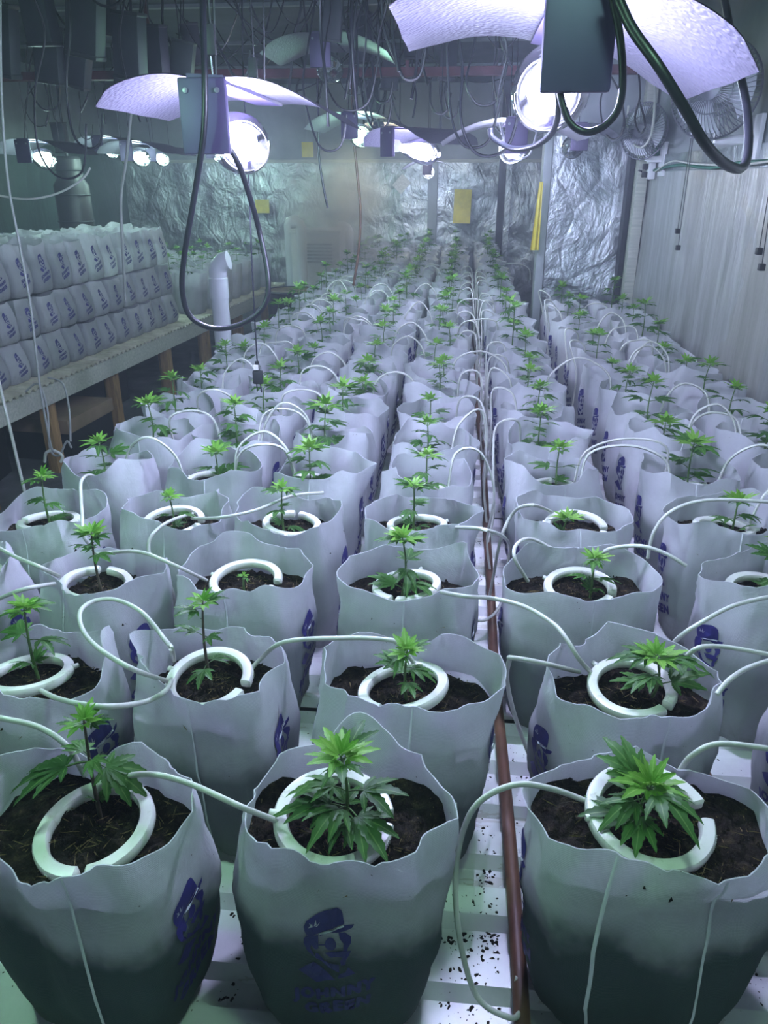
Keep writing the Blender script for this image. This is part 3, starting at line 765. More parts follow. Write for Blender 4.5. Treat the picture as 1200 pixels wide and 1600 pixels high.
near_pot('C3', -0.078, 1.23, 'bushy young plant with leaves hanging over ring and soil, beside the brown pipe', bk(w=0.25, rim=[(R_(45), 0.015, 0.4)]),
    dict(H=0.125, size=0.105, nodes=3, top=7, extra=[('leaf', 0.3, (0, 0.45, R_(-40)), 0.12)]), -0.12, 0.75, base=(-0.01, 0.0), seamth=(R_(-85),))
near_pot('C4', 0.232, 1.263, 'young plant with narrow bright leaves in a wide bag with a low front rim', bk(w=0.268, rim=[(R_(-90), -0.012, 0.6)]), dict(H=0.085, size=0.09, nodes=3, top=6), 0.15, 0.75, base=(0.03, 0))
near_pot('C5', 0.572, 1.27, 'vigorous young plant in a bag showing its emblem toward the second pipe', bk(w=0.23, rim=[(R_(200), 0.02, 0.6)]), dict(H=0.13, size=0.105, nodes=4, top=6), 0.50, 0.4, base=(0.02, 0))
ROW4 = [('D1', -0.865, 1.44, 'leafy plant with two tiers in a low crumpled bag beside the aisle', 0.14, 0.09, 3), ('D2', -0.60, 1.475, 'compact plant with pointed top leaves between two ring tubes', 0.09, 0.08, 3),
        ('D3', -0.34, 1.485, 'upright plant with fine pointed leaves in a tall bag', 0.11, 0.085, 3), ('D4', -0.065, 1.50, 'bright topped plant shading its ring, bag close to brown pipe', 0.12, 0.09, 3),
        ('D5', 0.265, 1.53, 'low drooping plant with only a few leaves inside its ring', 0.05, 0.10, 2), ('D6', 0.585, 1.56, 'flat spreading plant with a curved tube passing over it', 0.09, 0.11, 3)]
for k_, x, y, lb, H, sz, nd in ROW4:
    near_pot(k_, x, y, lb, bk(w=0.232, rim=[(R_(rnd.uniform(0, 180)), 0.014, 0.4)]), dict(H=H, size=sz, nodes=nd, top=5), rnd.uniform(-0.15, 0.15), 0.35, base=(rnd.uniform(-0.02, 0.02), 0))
COLX = [-0.868, -0.602, -0.335, -0.065, 0.25, 0.588, 0.852]
COLS = ['aisle line', 'second line from aisle', 'third line from aisle', 'line left of long pipe', 'line right of long pipe', 'second line from film wall', 'line beside film wall']
ORD = 'first second third fourth fifth sixth seventh eighth ninth tenth eleventh twelfth thirteenth fourteenth fifteenth sixteenth seventeenth eighteenth nineteenth twentieth twenty-first twenty-second twenty-third twenty-fourth twenty-fifth twenty-sixth twenty-seventh twenty-eighth twenty-ninth thirtieth thirty-first thirty-second thirty-third'.split()
COLN = ['the aisle side line beside the empty floor', 'the second line from the aisle', 'the third line from the aisle', 'the line left of the long brown pipe', 'the line right of the long brown pipe', 'the line right of the short brown pipe', 'the line against the silver film wall']
rows = []
y = 1.755
r_ = 0
ANCH = []
while y < 8.75:
    for c, x in enumerate(COLX):
        yy = y + (0.05 if c == 4 else 0.10 if c >= 5 else 0) + rnd.uniform(-0.018, 0.018)
        if c >= 5 and yy > 4.55: continue
        if c == 4 and abs(yy - PY) < 0.0: continue
        xx = x + rnd.uniform(-0.008, 0.008)
        far = yy > 3.4
        zone = 'front half' if not far else ('far half, past the white standing pipe' if yy < 6.2 else 'hazy end by the back foil wall')
        lb = 'young plant in white bag, %s from the bench front, %s' % (ORD[r_ + 4], COLS[c])
        root, b, base = potted(xx, yy, lb, 'potted plants of ' + COLN[c], 1000 + r_*7 + c, far=1 if far else 0)
        ANCH.append((c, xx, yy, b.soil, root.rotation_euler.z, base))
    y += 0.268; r_ += 1
for xx, yy in ((0.855, 1.56),):
    root, b, base = potted(xx, yy, 'young plant in white bag, fourth from the bench front, line beside film wall', None, 2001); ANCH.append((6, xx, yy, b.soil, 0, base))

for xx, yy, n_, c_ in ((0.865, 1.28, 2, 6), (0.865, 1.0, 1, 6), (0.60, 0.69, 0, 5), (0.865, 0.72, 0, 6), (-0.865, 0.90, 1, 0)):
    potted(xx, yy, 'young plant in white bag, %s from the bench front, %s' % (ORD[n_], COLS[c_]), 'potted plants of ' + COLN[c_], 2010 + n_*7 + c_)
# rings on the compost (those whose soil can be seen), then the tubes
zs = 0.2435
NR = [('A1', (148, 1283), 0.24, -80, (0.10, 0.10), 'pale drip ring around the tall bare-stemmed plant, open toward bench front'),
      ('A2', (522, 1278), 0.244, 5, (0.12, 0.05), 'drip ring partly under broad serrated leaves of the plant facing bench front'),
      ('A3', (1012, 1262), 0.252, 10, (0.16, 0.0), 'large tilted glossy drip ring in the widest bag beside the brown pipe'),
      ('B1', (30, 1045), 0.245, 200, (0.15, 0), 'drip ring in the bag at the bench edge, second from the open front'),
      ('B2', (327, 1062), 0.245, -15, (0.18, 0), 'drip ring with two tubes around the slender long-stemmed plant'),
      ('B3', (630, 1075), 0.245, 250, (0.2, 0), 'drip ring in the bag with the high back corner'),
      ('B4', (995, 1060), 0.245, -45, (0.15, 0.05), 'drip ring under the broad leaning plant, its open end showing'),
      ('C1', (137, 905), 0.245, 100, (0.1, 0), 'drip ring around the dome-topped plant on bare woody stem'),
      ('C2', (385, 905), 0.245, -10, (0.1, 0), 'wide drip ring around the tiny sprout'),
      ('C3', (637, 912), 0.245, -110, (0.12, 0), 'drip ring under the bushy plant beside the brown pipe'),
      ('C4', (918, 910), 0.24, -25, (0.1, 0), 'drip ring in the wide bag with the low front rim'),
      ('C5', (1150, 905), 0.245, 20, (0.1, 0), 'drip ring of the vigorous plant by the second pipe'),
      ('C0', (-25, 885), 0.245, 60, (0.1, 0), 'drip ring in the crumpled bag on the outer bench edge'),
      ('D1', (75, 806), 0.245, 185, (0.1, 0), 'drip ring in the low crumpled bag beside the aisle'),
      ('D2', (265, 803), 0.245, 0, (0.1, 0), 'drip ring around the compact plant with pointed top'),
      ('D3', (450, 805), 0.245, 90, (0.1, 0), 'drip ring around the upright fine-leaved plant'),
      ('D4', (650, 820), 0.245, 200, (0.1, 0), 'drip ring shaded by the bright-topped plant'),
      ('D5', (912, 797), 0.245, -10, (0.12, 0), 'drip ring around the low drooping plant'),
      ('D6', (1120, 800), 0.245, 170, (0.1, 0), 'drip ring under the flat spreading plant')]
for i, (k_, (px, py), z, gd, tl, lb) in enumerate(NR):
    p = atz(px, py, z + 0.013); drip_ring(p, R_(gd), tl, lb, None, i, 1.08 if k_[0] == 'A' else 1.0)
for c, x, y, soil, rz, base in ANCH:
    if y < 2.75:
        q = random.Random(int(x*1000)+int(y*977))
        drip_ring((x + q.uniform(-0.015, 0.015), y + q.uniform(-0.01, 0.015), soil + 0.013), q.uniform(0, 6.28), (q.uniform(-0.05, 0.15), q.uniform(-0.08, 0.08)), 'white drip ring on dark compost in the middle rows of bags', 'drip rings in the middle rows', q.randrange(3), 0.95)
TUBES = [
 ('pale tube in one big loop from the widest bag down to the brown pipe', [(921,1254,.258),(860,1232,.29),(800,1227,.30),(740,1263,.27),(714,1345,.20),(716,1450,.12),(744,1555,.04),(796,1590,.027),(814,1580,.016),(823,1558,.012),(818,1537,.015),(804,1529,.019)]),
 ('pale tube arching from the bare-stemmed plant to the broad-leaved plant at bench front', [(437,1284,.25),(380,1262,.285),(300,1226,.31),(240,1210,.31),(190,1214,.29),(165,1224,.272),(150,1240,.258)]),
 ('pale tube reaching the ring of the bare-stemmed plant from the bench edge', [(-40,1115,.33),(0,1122,.335),(60,1136,.33),(105,1166,.31),(133,1212,.262)]),
 ('pale tube hanging between the two second-row drip rings near the bench edge', [(62,1078,.252),(95,1093,.29),(160,1104,.31),(225,1097,.315),(258,1080,.28),(268,1062,.252)]),
 ('pale tube in a wide loop beside the bag with the dome-topped plant', [(268,1066,.256),(200,1042,.31),(140,1000,.335),(124,962,.34),(142,941,.335),(180,937,.335),(222,957,.33),(258,1000,.30),(268,1014,.22),(272,1034,.10)]),
 ('straight pale tube between the slender plant and the high-cornered bag', [(650,1040,.258),(622,1006,.30),(600,999,.31),(540,997,.315),(445,1003,.315),(405,1032,.27),(388,1052,.252)]),
 ('pale tube dropping from the pointed-corner bag to the bench by the brown pipe', [(905,1050,.252),(848,1036,.31),(800,1028,.325),(796,1032,.315),(792,1060,.26),(802,1110,.16),(819,1160,.06),(838,1205,.012)]),
 ('pale tube arching over the gap between the bushy plant and pointed-corner bag', [(925,1052,.258),(905,1030,.30),(885,998,.325),(865,975,.33),(820,948,.335),(770,935,.325),(728,932,.31),(690,925,.26)]),
 ('short pale tube behind the pointed-corner bag toward the film wall', [(1058,1045,.255),(1085,1015,.305),(1120,1010,.32),(1160,1015,.315),(1210,1024,.31)]),
 ('pale tube rising behind the bag of the broad leaning plant', [(1120,1085,.27),(1140,1062,.30),(1170,1043,.31),(1215,1028,.31)]),
 ('pale tube curving behind the widest bag toward the second pipe', [(1062,1205,.26),(1082,1180,.30),(1125,1162,.32),(1215,1172,.31)]),
 ('pale tube from the dome-topped plant to the tiny sprout', [(323,907,.25),(270,882,.29),(215,862,.315),(150,866,.30)]),
 ('pale tube crossing the crumpled bag on the outer bench edge', [(-30,840,.30),(20,868,.315),(60,885,.31),(92,900,.262)]),
 ('lower pale tube across the crumpled bag on the outer bench edge', [(-40,955,.31),(0,935,.315),(40,920,.31),(85,912,.255)]),
 ('pale tube hooking round the front of the compact plant bag', [(305,802,.255),(270,812,.31),(243,830,.31),(232,852,.29),(240,885,.25),(268,920,.18),(276,965,.02)]),
 ('pale tube stretched between compact plant and upright fine-leaved plant', [(505,770,.30),(455,775,.31),(400,797,.31),(340,809,.31),(300,810,.27)]),
 ('pale tube bowed over the narrow-leaved plant bag toward second pipe', [(932,870,.29),(955,857,.31),(1000,853,.33),(1040,865,.32),(1072,884,.30)]),
 ('pale loop from the low drooping plant down to the brown pipe', [(862,800,.255),(832,789,.305),(803,800,.30),(783,840,.24),(772,895,.12),(764,935,.024)]),
 ('small pale loop against the left of the narrow-leaved plant bag', [(825,908,.26),(804,872,.315),(808,850,.325),(830,842,.32),(864,858,.29)]),
 ('long pale tube sweeping over the flat spreading plant to the wall', [(1012,872,.24),(1022,830,.30),(1052,797,.34),(1110,781,.36),(1215,785,.35)]),
 ('pale tube lying on the bench, joining the brown pipe beside the bushy plant', [(735,968,.05),(760,968,.04),(782,945,.06),(790,900,.10),(795,850,.2),(760,828,.29),(700,824,.262)]),
 ('pale tube from the bag with emblem toward the second pipe to the next bag', [(1040,1020,.20),(1062,995,.29),(1100,970,.32),(1150,945,.33),(1215,930,.33)]),
 ('upright bent pale tube over the aisle side bags', [(150,860,.24),(131,838,.29),(128,800,.32),(126,765,.335),(128,750,.335),(138,742,.31),(150,745,.25)]),
]
def settle(pts, r):
    q = random.Random(len(pts)*7 + int(pts[0][0])); pts = [list(p) for p in pts]; lows = [p[2] - 0.004 if p[2] > 0.2 else 0.010 for p in pts]
    best = wall_hits(dense([atz(*p) for p in pts]))
    for it in range(160):
        if not best: break
        i = min(len(pts)-1, max(0, round(q.choice(best)/10 + q.choice((-.5, 0, .5))))); old = pts[i][2]
        pts[i][2] = min(0.40, max(lows[i], old + q.choice((0.006, 0.014, 0.025, -0.008, -0.016))))
        h = wall_hits(dense([atz(*p) for p in pts]))
        if len(h) <= len(best): best = h
        else: pts[i][2] = old
    return pts
for lb, pts in TUBES:
    pts = settle(pts, 0.0036)
    tag(centred_tube('drip_tube', [atz(*p) for p in pts], 0.0036, 'hose_white', 8, steps=6), lb, 'tube')
q = random.Random(99)
for i, (c, x, y, soil, rz, base) in enumerate(ANCH):
    if y > 6.3: continue
    if (i*37 + 11) % 100 < 24 and y > 2.2: continue
    tx = 0.105 if c in (3, 4) else 0.464 if c == 5 else None
    to_pipe = tx is not None and q.random() < 0.75; best = None
    for tr_ in range(70):
        up = 0.004*(tr_//7)
        if to_pipe:
            sg = 1 if tx > x else -1; s = Vector((x + sg*q.uniform(0.048, 0.066), y + q.uniform(-0.04, 0.04), soil + 0.017)); yo = q.uniform(-0.16, 0.14); g = tx - sg*0.012
            pts = [s, (x + sg*0.075, y + yo*0.3, 0.325 + up + q.uniform(0, 0.02)), (x + sg*0.135, y + yo*0.6, 0.335 + up + q.uniform(0, 0.03)), (g + q.uniform(-0.012, 0.012), y + yo*0.9, 0.24), (g, y + yo, 0.11), (tx, y + yo + q.uniform(-0.03, 0.03), 0.021)]
        else:
            sg = q.choice((-1, 1)) if 0 < c < 6 else (1 if c == 0 else -1); s = Vector((x + sg*q.uniform(0.048, 0.066), y + q.uniform(-0.04, 0.04), soil + 0.017)); yo = q.uniform(-0.12, 0.12)
            nb = COLX[c + sg] if 0 <= c + sg <= 6 else x + sg*0.27; ey = y + yo*0.4
            pts = [s, (x + sg*0.07, y + yo*0.4, 0.325 + up + q.uniform(0, 0.02)), ((x+nb)/2, y + yo*0.6, 0.345 + up + q.uniform(0, 0.04)), (nb - sg*0.078, ey, 0.325 + up), (nb - sg*0.058, ey, 0.243)]
        h_ = len(wall_hits(dense(pts, 6)))
        if best is None or h_ < best[0]: best = (h_, pts)
        if h_ == 0: break
    pts = best[1]
    tag(centred_tube('drip_tube', pts, 0.0034, 'hose_white', 6, steps=5), 'white drip tube arching over the rims of the middle and far bags', 'tube', 'drip tubes over the middle and far rows')

# compost crumbs scattered on the sheets
mb = MB(); q = random.Random(5)
for k in range(24000):
    if q.random() < 0.75: x = q.choice((0.09, -0.20, -0.47, 0.40, 0.11, 0.07)) + q.gauss(0, 0.055); y = 0.5 + 3.2*q.random()**1.6
    else: x = q.uniform(XD0+0.03, 0.98); y = 0.45 + 2.8*q.random()**1.5
    ph = ((y - 0.25) % 0.957) % 0.105
    z = 0.0 if ph < 0.046 else -0.02 if 0.058 < ph < 0.093 else None
    if z is None or (z == 0 and q.random() < 0.55): continue
    if not XD0+0.01 < x < 0.99 or abs(x - 0.105) < 0.018 or abs(x - 0.457) < 0.028: continue
    if any(abs(g[0]-x) < 0.125 and abs(g[1]-y) < 0.11 for g in BAGS): continue
    if noise.noise(Vector((x*7, y*9, 3))) < q.uniform(-0.35, 0.25): continue
    r = (0.0006 + 0.0022*q.random()**2.2)*(1.25 if z < 0 else 1); a = q.uniform(0, 6.28); l = r*q.uniform(1, 2.2)
    ca, sa = math.cos(a), math.sin(a)
    n6 = 6; pp_ = []
    for i6 in range(n6):
        b6 = 2*PI*i6/n6 + q.uniform(-.3, .3); e6 = q.uniform(0.6, 1.15); u6, w6 = l*e6*math.cos(b6), r*e6*math.sin(b6); pp_.append((x+u6*ca-w6*sa, y+u6*sa+w6*ca, z))
    mb.add(pp_ + [(x, y, z+r)], [(i6, (i6+1) % n6, n6) for i6 in range(n6)])
cr = build('compost_crumbs', mb, 'compost', smooth=False); tag(cr, 'dark crumbs of compost scattered over the white corrugated sheets', 'compost'); cr['kind'] = 'stuff'

# ------------------------------------------------------------------ the second bench on the left, its stack and bed of bags
TA = Vector((-2.10, 3.05, 0)); TB = Vector((-1.72, 7.75, 0))
tdir = (TB - TA).normalized(); tang = math.atan2(tdir.y, tdir.x) - PI/2
left = new('staging_bench', None, None, TA, (0, 0, tang)); tag(left, 'timber staging bench with cream sheet top along the left aisle', 'bench')
TL = (TB - TA).length
# local: y along the bench, -x away from the aisle
vs, fs = ribs(-0.4, TL, -1.5, 0.0, 0.05, 0.014, 0.011, 0.012); mb = MB(); mb.add([(a, b, c) for a, b, c in vs], fs); build('corrugated_top', mb, 'cream_sheet', left, smooth=False)
boxes('front_rail', 'board_pale', left, (-0.045, -0.012, -0.4, TL, -0.115, -0.0135))
for y in (0.05, 0.62, 1.30, 2.05, 2.75, 3.5, 4.3):
    boxes('leg', 'wood', left, (-0.10, -0.047, y, y+0.07, ZF, -0.0135)); boxes('leg', 'wood', left, (-0.16, -0.11, y+0.09, y+0.15, ZF, -0.0135))
    boxes('leg', 'wood', left, (-1.4, -1.34, y, y+0.07, ZF, -0.0135))
def T(x, y, z): return Matrix.Translation(TA) @ Matrix.Rotation(tang, 4, 'Z') @ Vector((x, y, z))
STK = []
for k in range(7):
    pair = []
    for hh, wv in ((0.186, 0.40), (0.232, 0.85)):      # pressed down below, taller and looser on top
        b = Bag(700+k, 0.166, 0.212, hh, hh*0.68, wv, pinch=0.38 if k % 3 else 0.15, ex0=7.0)
        pair.append((b, b.mesh('bag', 40, 14), b.print_mesh('printed_emblem', -PI/2, hh*0.5, 0, 0.68 if hh < 0.2 else 0.8)))
    STK.append(pair)
mbf = MB()
q = random.Random(31)
tiernames = ['lowest tier of the pile', 'middle tier of the pile', 'top tier of the pile']
for tier, (y0, y1) in enumerate(((0.05, 2.55), (0.0, 2.50), (0.02, 2.45))):
    ys_ = [y0]
    while ys_[-1] + 0.19 < y1: ys_.append(ys_[-1] + q.uniform(0.176, 0.184))
    for n, y in enumerate(ys_):
        for rowi, xx in enumerate((-0.23, -0.46, -0.68) if tier == 2 else (-0.22,)):
            if rowi and q.random() < 0.25: continue
            k = q.randrange(7); b, me, pr = STK[k][1 if tier == 2 else 0]; lo_ = tier < 2
            o = new('stacked_bag', None, None, T(xx + q.uniform(-0.006, 0.006), y + q.uniform(-0.003, 0.003), 0.002 + tier*0.201), (0, (-0.015 if lo_ else -0.05) + q.uniform(-0.012, 0.012), tang + PI/2 + q.uniform(-0.035, 0.035)), (1 if lo_ else 0.95, 1 if lo_ else 0.95, 1 if lo_ else q.uniform(0.95, 1.05)))
            tag(o, 'folded white grow bag, %s from the far end, %s' % (ORD[len(ys_)-1-n], tiernames[tier] if not rowi else 'top tier, %s line back' % ORD[rowi]), 'bag', 'bags piled on the left bench, tier %d' % (tier+1))
            bag = new('bag', me, o); bag['damp_shade'] = q.uniform(0.15, 0.4); new('printed_emblem', pr, bag)
# fill behind the front line of the lower tiers so that the top tiers rest on bags
for tier in (0, 1):
    for xx in (-0.46, -0.68):
        y = 0.1
        while y < 2.5:
            b, me, pr = STK[q.randrange(7)][0]
            o = new('stacked_bag', None, None, T(xx, y, 0.002 + tier*0.201), (0, 0, tang + PI/2))
            tag(o, 'folded white fabric grow bag behind the front line of the pile', 'bag', 'bags hidden inside the pile'); bag = new('bag', me, o); bag['damp_shade'] = 0.3
            y += 0.19
# bed of planted bags beyond the pile
q = random.Random(77); y = 2.80
r_ = 0
while y < TL - 0.1:
    for c in range(5):
        if y > 4.4 and c > 4: continue
        p = T(-0.17 - 0.275*c + q.uniform(-0.015, 0.015), y + q.uniform(-0.015, 0.015), 0)
        if p.x < XL + 0.2: continue
        v = variant(q.randrange(9)); o = new('potted_plant', None, None, p, (0, 0, tang + q.uniform(-0.1, 0.1)))
        tag(o, 'young plant in white bag on left bench, %s beyond the pile, %s' % (ORD[r_], 'edge line' if c == 0 else ORD[c] + ' line in'), 'plant', 'potted plants on the left bench, ' + ('edge line' if c == 0 else 'inner lines'))
        bag = new('bag', v['me'], o); bag['damp_shade'] = q.uniform(0.0, 0.35); new('soil', v['soil'], o)
        new('foliage', FAR[q.randrange(6)], o, (0, 0, v['bag'].soil), (0, 0, q.uniform(0, 6)), q.uniform(0.9, 1.2))
    y += 0.27; r_ += 1

# things under and beside the left bench
def tub(name, loc, r0, r1, h, mat, label, cat, sx=1.0, rim=True):
    o = new(name, None, None, loc); o.scale = (sx, 1, 1)
    mb = MB(); mb.lathe([(r0, 0), (r0+0.004, 0.004), (r1, h), (r1-0.008, h), (r0-0.01, 0.012)], 28); build('body', mb, mat, o, ang=40)
    if rim:
        mb = MB(); mb.tube([((r1+0.003)*math.cos(2*PI*k/28), (r1+0.003)*math.sin(2*PI*k/28), h-0.008) for k in range(28)], 0.010, 6, close=True); build('rim', mb, mat, o)
    return tag(o, label, cat), o
_, bar = tub('barrel', atY(455, 452, 6.0) * 1.0 - Vector((0, 0, atY(455, 452, 6.0).z - ZF)), 0.16, 0.19, atY(455, 452, 6.0).z - ZF, 'black_plastic', 'tall black open barrel with brassy lid pan in the aisle', 'barrel')
hb = atY(455, 452, 6.0).z - ZF
mb = MB(); mb.lathe([(0.0, hb-0.03), (0.10, hb-0.028), (0.178, hb-0.012), (0.18, hb-0.005), (0.10, hb-0.018), (0.0, hb-0.02)], 28); build('lid_pan', mb, 'brass', bar)
def crate(name, M, dx, dy, dz, mat, label, cat, lid=None):
    o = new(name, None, None); o.matrix_world = M
    t = 0.012; mb = MB()
    mb.box(-dx/2, dx/2, -dy/2, dy/2, 0, t); mb.box(-dx/2, -dx/2+t, -dy/2, dy/2, t, dz); mb.box(dx/2-t, dx/2, -dy/2, dy/2, t, dz); mb.box(-dx/2+t, dx/2-t, -dy/2, -dy/2+t, t, dz); mb.box(-dx/2+t, dx/2-t, dy/2-t, dy/2, t, dz)
    build('body', mb, mat, o, smooth=False)
    if lid:
        mb = MB(); mb.box(-dx/2-0.012, dx/2+0.012, -dy/2-0.012, dy/2+0.012, dz-0.03 + 0.031, dz+0.035+lid, bev=0.006); build('lid', mb, 'cardboard', o)
    return tag(o, label, cat)
def Tm(x, y, z, r=0): return Matrix.Translation(T(x, y, z)) @ Matrix.Rotation(tang + r, 4, 'Z')
crate('storage_crate', Tm(-0.25, 1.035, ZF), 0.36, 0.47, 0.16, 'black_plastic', 'low black box with a brown cardboard lid under the left bench', 'box', 0.045)
crate('storage_crate', Tm(-0.50, 0.25, ZF, 0.2), 0.50, 0.62, 0.30, 'black_plastic', 'large black storage tub in the dark under the left bench', 'box')
crate('storage_crate', Tm(-0.62, 1.75, ZF, 0.0), 0.45, 0.7, 0.34, 'black_plastic', 'deep black crate under the left bench near its paired legs', 'box')
boxes_o = boxes('floor_board', 'wood', None, (-1.82, -1.12, 2.9, 4.1, ZF, ZF+0.018)); tag(boxes_o, 'flat brown wooden board lying on the aisle floor', 'board')
# white standing pipe with elbow
pp = atY(350, 545, 4.0); base = Vector((pp.x, 4.0, ZF)); top = atY(343, 425, 4.0).z
o = new('standing_pipe', None, None, base); tag(o, 'white plastic drain pipe with angled elbow standing in the aisle', 'pipe')
mb = MB(); h = top - ZF; mb.lathe([(0.044, 0), (0.044, h-0.10)], 24); build('pipe', mb, 'pvc', o)
mb = MB(); mb.lathe([(0.049, h-0.13), (0.049, h-0.03), (0.045, h-0.025)], 24); build('collar', mb, 'pvc', o)
mb = MB(); mb.tube([(0, 0, h-0.05), (0, 0, h+0.0), (0.010, 0, h+0.03), (0.035, 0, h+0.052), (0.062, 0, h+0.058)], [0.046, 0.046, 0.047, 0.046, 0.046], 20); build('elbow', mb, 'pvc', o)
# humidifier group in the mist at the end of the aisle
HY = 7.2
def col(px0, px1, py0, py1, Y):
    a = atY(px0, py1, Y); b = atY(px1, py0, Y); return a.x, b.x, a.z, b.z
x0, x1, z0, z1 = col(457, 530, 365, 430, HY)
o = new('humidifier', None, None, ((x0+x1)/2, HY+0.2, ZF)); tag(o, 'pale boxy humidifier cabinet giving off mist in the far aisle', 'humidifier')
w = (x1-x0)/2; zt = z1 - ZF
boxes('cabinet', 'white_plastic', o, (-w, w, -0.2, 0.2, 0.05, zt), bev=0.01); boxes('top_cover', 'white_plastic', o, (-w-0.015, w+0.015, -0.215, 0.215, zt, zt+0.03), bev=0.006)
for k in range(6): boxes('louvre', 'ballast_grey', o, (-w*0.7, w*0.7, -0.207, -0.199, zt-0.10-0.03*k, zt-0.085-0.03*k))
for sx in (-1, 1): boxes('foot', 'black_plastic', o, (sx*w*0.7-0.03, sx*w*0.7+0.03, -0.15, 0.15, 0, 0.05))
def elbow_pipe(px, ptop, pbot, Y, r, label, dirx, zb=None):
    a = atY(px, ptop, Y); zb = ZF if zb is None else zb; o = new('duct_pipe', None, None, (a.x, Y, zb)); h = a.z - zb
    mb = MB(); mb.lathe([(r, 0), (r, h-0.08)], 18); build('pipe', mb, 'pvc', o)
    mb = MB(); mb.tube([(0, 0, h-0.085), (0, 0, h-0.04), (dirx*0.012, 0, h-0.012), (dirx*0.04, 0, h), (dirx*0.085, 0, h+0.0)], r*1.06, 16); build('elbow', mb, 'pvc', o)
    return tag(o, label, 'pipe')
elbow_pipe(470, 348, 400, 7.05, 0.045, 'white elbowed pipe in front of the misting cabinet', -1, zb=None)
elbow_pipe(452, 345, 440, 7.5, 0.05, 'white elbowed pipe behind the misting cabinet', 1)
elbow_pipe(543, 356, 440, 7.80, 0.055, 'thick white pipe right of the misting cabinet', -1)

# ------------------------------------------------------------------ lamps
def lamp(px, py, Y, label, lit='violet', power=30.0, roll=0.0, yaw=0.0, scale=1.0, group=None, wing=0.47, drop=0.07, length=0.50, pitch=0.0, hang=True, bulb=True):
    """(px,py) is the centre of the end plate, Y its distance along the rows; the bulb lies behind it"""
    p = atY(px, py, Y) if py is not None else Vector(px)
    o = new('grow_lamp', None, None, p, (pitch, roll, yaw), scale); tag(o, label, 'lamp', group)
    w = wing/2
    for sd, nm in ((-1, 'reflector_wing'), (1, 'reflector_wing')):
        mb = MB()
        def fn(u, v, sd=sd):
            x = 0.03 + (w-0.03)*u; y = -0.02 + length*v
            cut = max(0, u - 0.75)/0.25; y = -0.02 + length*(v*(1-0.22*cut) + 0.11*cut)
            z = 0.058 - drop*(u**1.5) + 0.012*math.sin(u*PI*1.0) + 0.003*noise.noise(Vector((x*9+px*0.1 if py is not None else x*9, y*9, sd)))
            return (sd*x, y, z)
        def fn2(u, v): a = fn(u, v); return (a[0], a[1], a[2]+0.0016)
        mb.sheet(fn, 14, 8); mb.sheet(fn2, 14, 8); build(nm, mb, 'hammered_aluminium', o, ang=80)
    plate = MB(); plate.box(-0.042, 0.042, -0.035, -0.018, -0.062, 0.058, bev=0.004); pl = build('end_plate', plate, 'lamp_box', o); pl.rotation_euler = (0, -roll, 0)
    for sx in (-0.028, 0.028):
        mb = MB(); mb.lathe([(0.0, 0), (0.0045, 0.0005), (0.0045, 0.0025), (0.0, 0.003)], 10, Matrix.Translation((sx, -0.035, 0.038)) @ Matrix.Rotation(PI/2, 4, 'X')); build('bolt', mb, 'cage_wire', pl)
    mb = MB(); mb.box(-0.032, 0.032, -0.02, length-0.04, 0.052, 0.064); build('spine', mb, 'lamp_box', o)
    mb = MB(); mb.lathe([(0.026, 0), (0.028, 0.01), (0.026, 0.055), (0.022, 0.06)], 18, Matrix.Translation((0, -0.018, -0.015)) @ Matrix.Rotation(-PI/2, 4, 'X')); build('socket', mb, 'white_plastic', o)
    if bulb:
        prof = [(0.018, 0.0), (0.022, 0.03), (0.036, 0.07), (0.052, 0.12), (0.058, 0.165), (0.054, 0.205), (0.040, 0.235), (0.022, 0.252), (0.014, 0.27), (0.0005, 0.277)]
        M = Matrix.Translation((0, 0.04, -0.020)) @ Matrix.Rotation(-PI/2 - 0.10, 4, 'X')
        mb = MB(); mb.lathe(prof, 26, M); gb = build('bulb', mb, 'bulb_glass', o)
        if lit:
            mb = MB(); mb.lathe([(0.001, 0.05), (0.013, 0.055), (0.026, 0.09), (0.036, 0.135), (0.036, 0.165), (0.028, 0.20), (0.012, 0.222), (0.001, 0.225)], 18, M); build('arc_tube', mb, 'arc_' + lit, gb)
            ld = bpy.data.lights.new('lamp_light', 'POINT'); ld.energy = power*0.9; ld.shadow_soft_size = 0.046
            ld.color = {'violet': VIOLET, 'cool': COOL, 'green': GREEN, 'mint': MINT, 'warm': (1, 0.9, 0.6)}[lit]
            lo = bpy.data.objects.new('lamp_light', ld); C.objects.link(lo); lo.parent = o; lo.location = M @ Vector((0, 0, 0.14))
    if hang:
        zt = (ZC - p.z)/scale
        for yy_ in (0.05, length-0.08):
            mb = MB(); mb.tube([(0, yy_, 0.06), (0, yy_, zt)], 0.0022, 5); build('hanger_wire', mb, 'cable_black', o)
    return o
lamp(327, 182, 1.50, 'lit grow lamp with violet glare and spread wing reflectors, thick black cable looped below', 'violet', 115, roll=0.05, wing=0.45, drop=0.05)
lamp(900, 58, 1.10, 'brightest grow lamp with hammered wings hanging over the widest bags beside the brown pipe', 'violet', 105, roll=0.17, wing=0.47, drop=0.055)
lamp(502, 79, 3.5, 'unlit grow lamp hung higher than the rest under the ceiling', None, 0, wing=0.52, drop=0.06, bulb=True)
lamp(548, 196, 4.2, 'grow lamp with green lit wings over the middle rows', 'green', 24, wing=0.50, yaw=-0.1)
lamp(612, 222, 3.9, 'grow lamp with wide bright violet bulb over the middle rows', 'violet', 55, wing=0.46, yaw=-0.75, length=0.40)
lamp(806, 212, 3.2, 'grow lamp with lilac wings below the brightest bulb', 'cool', 40, wing=0.56, roll=-0.03)
lamp(592, 205, 6.6, 'small far grow lamp with yellow green glow near the back wall', 'warm', 18)
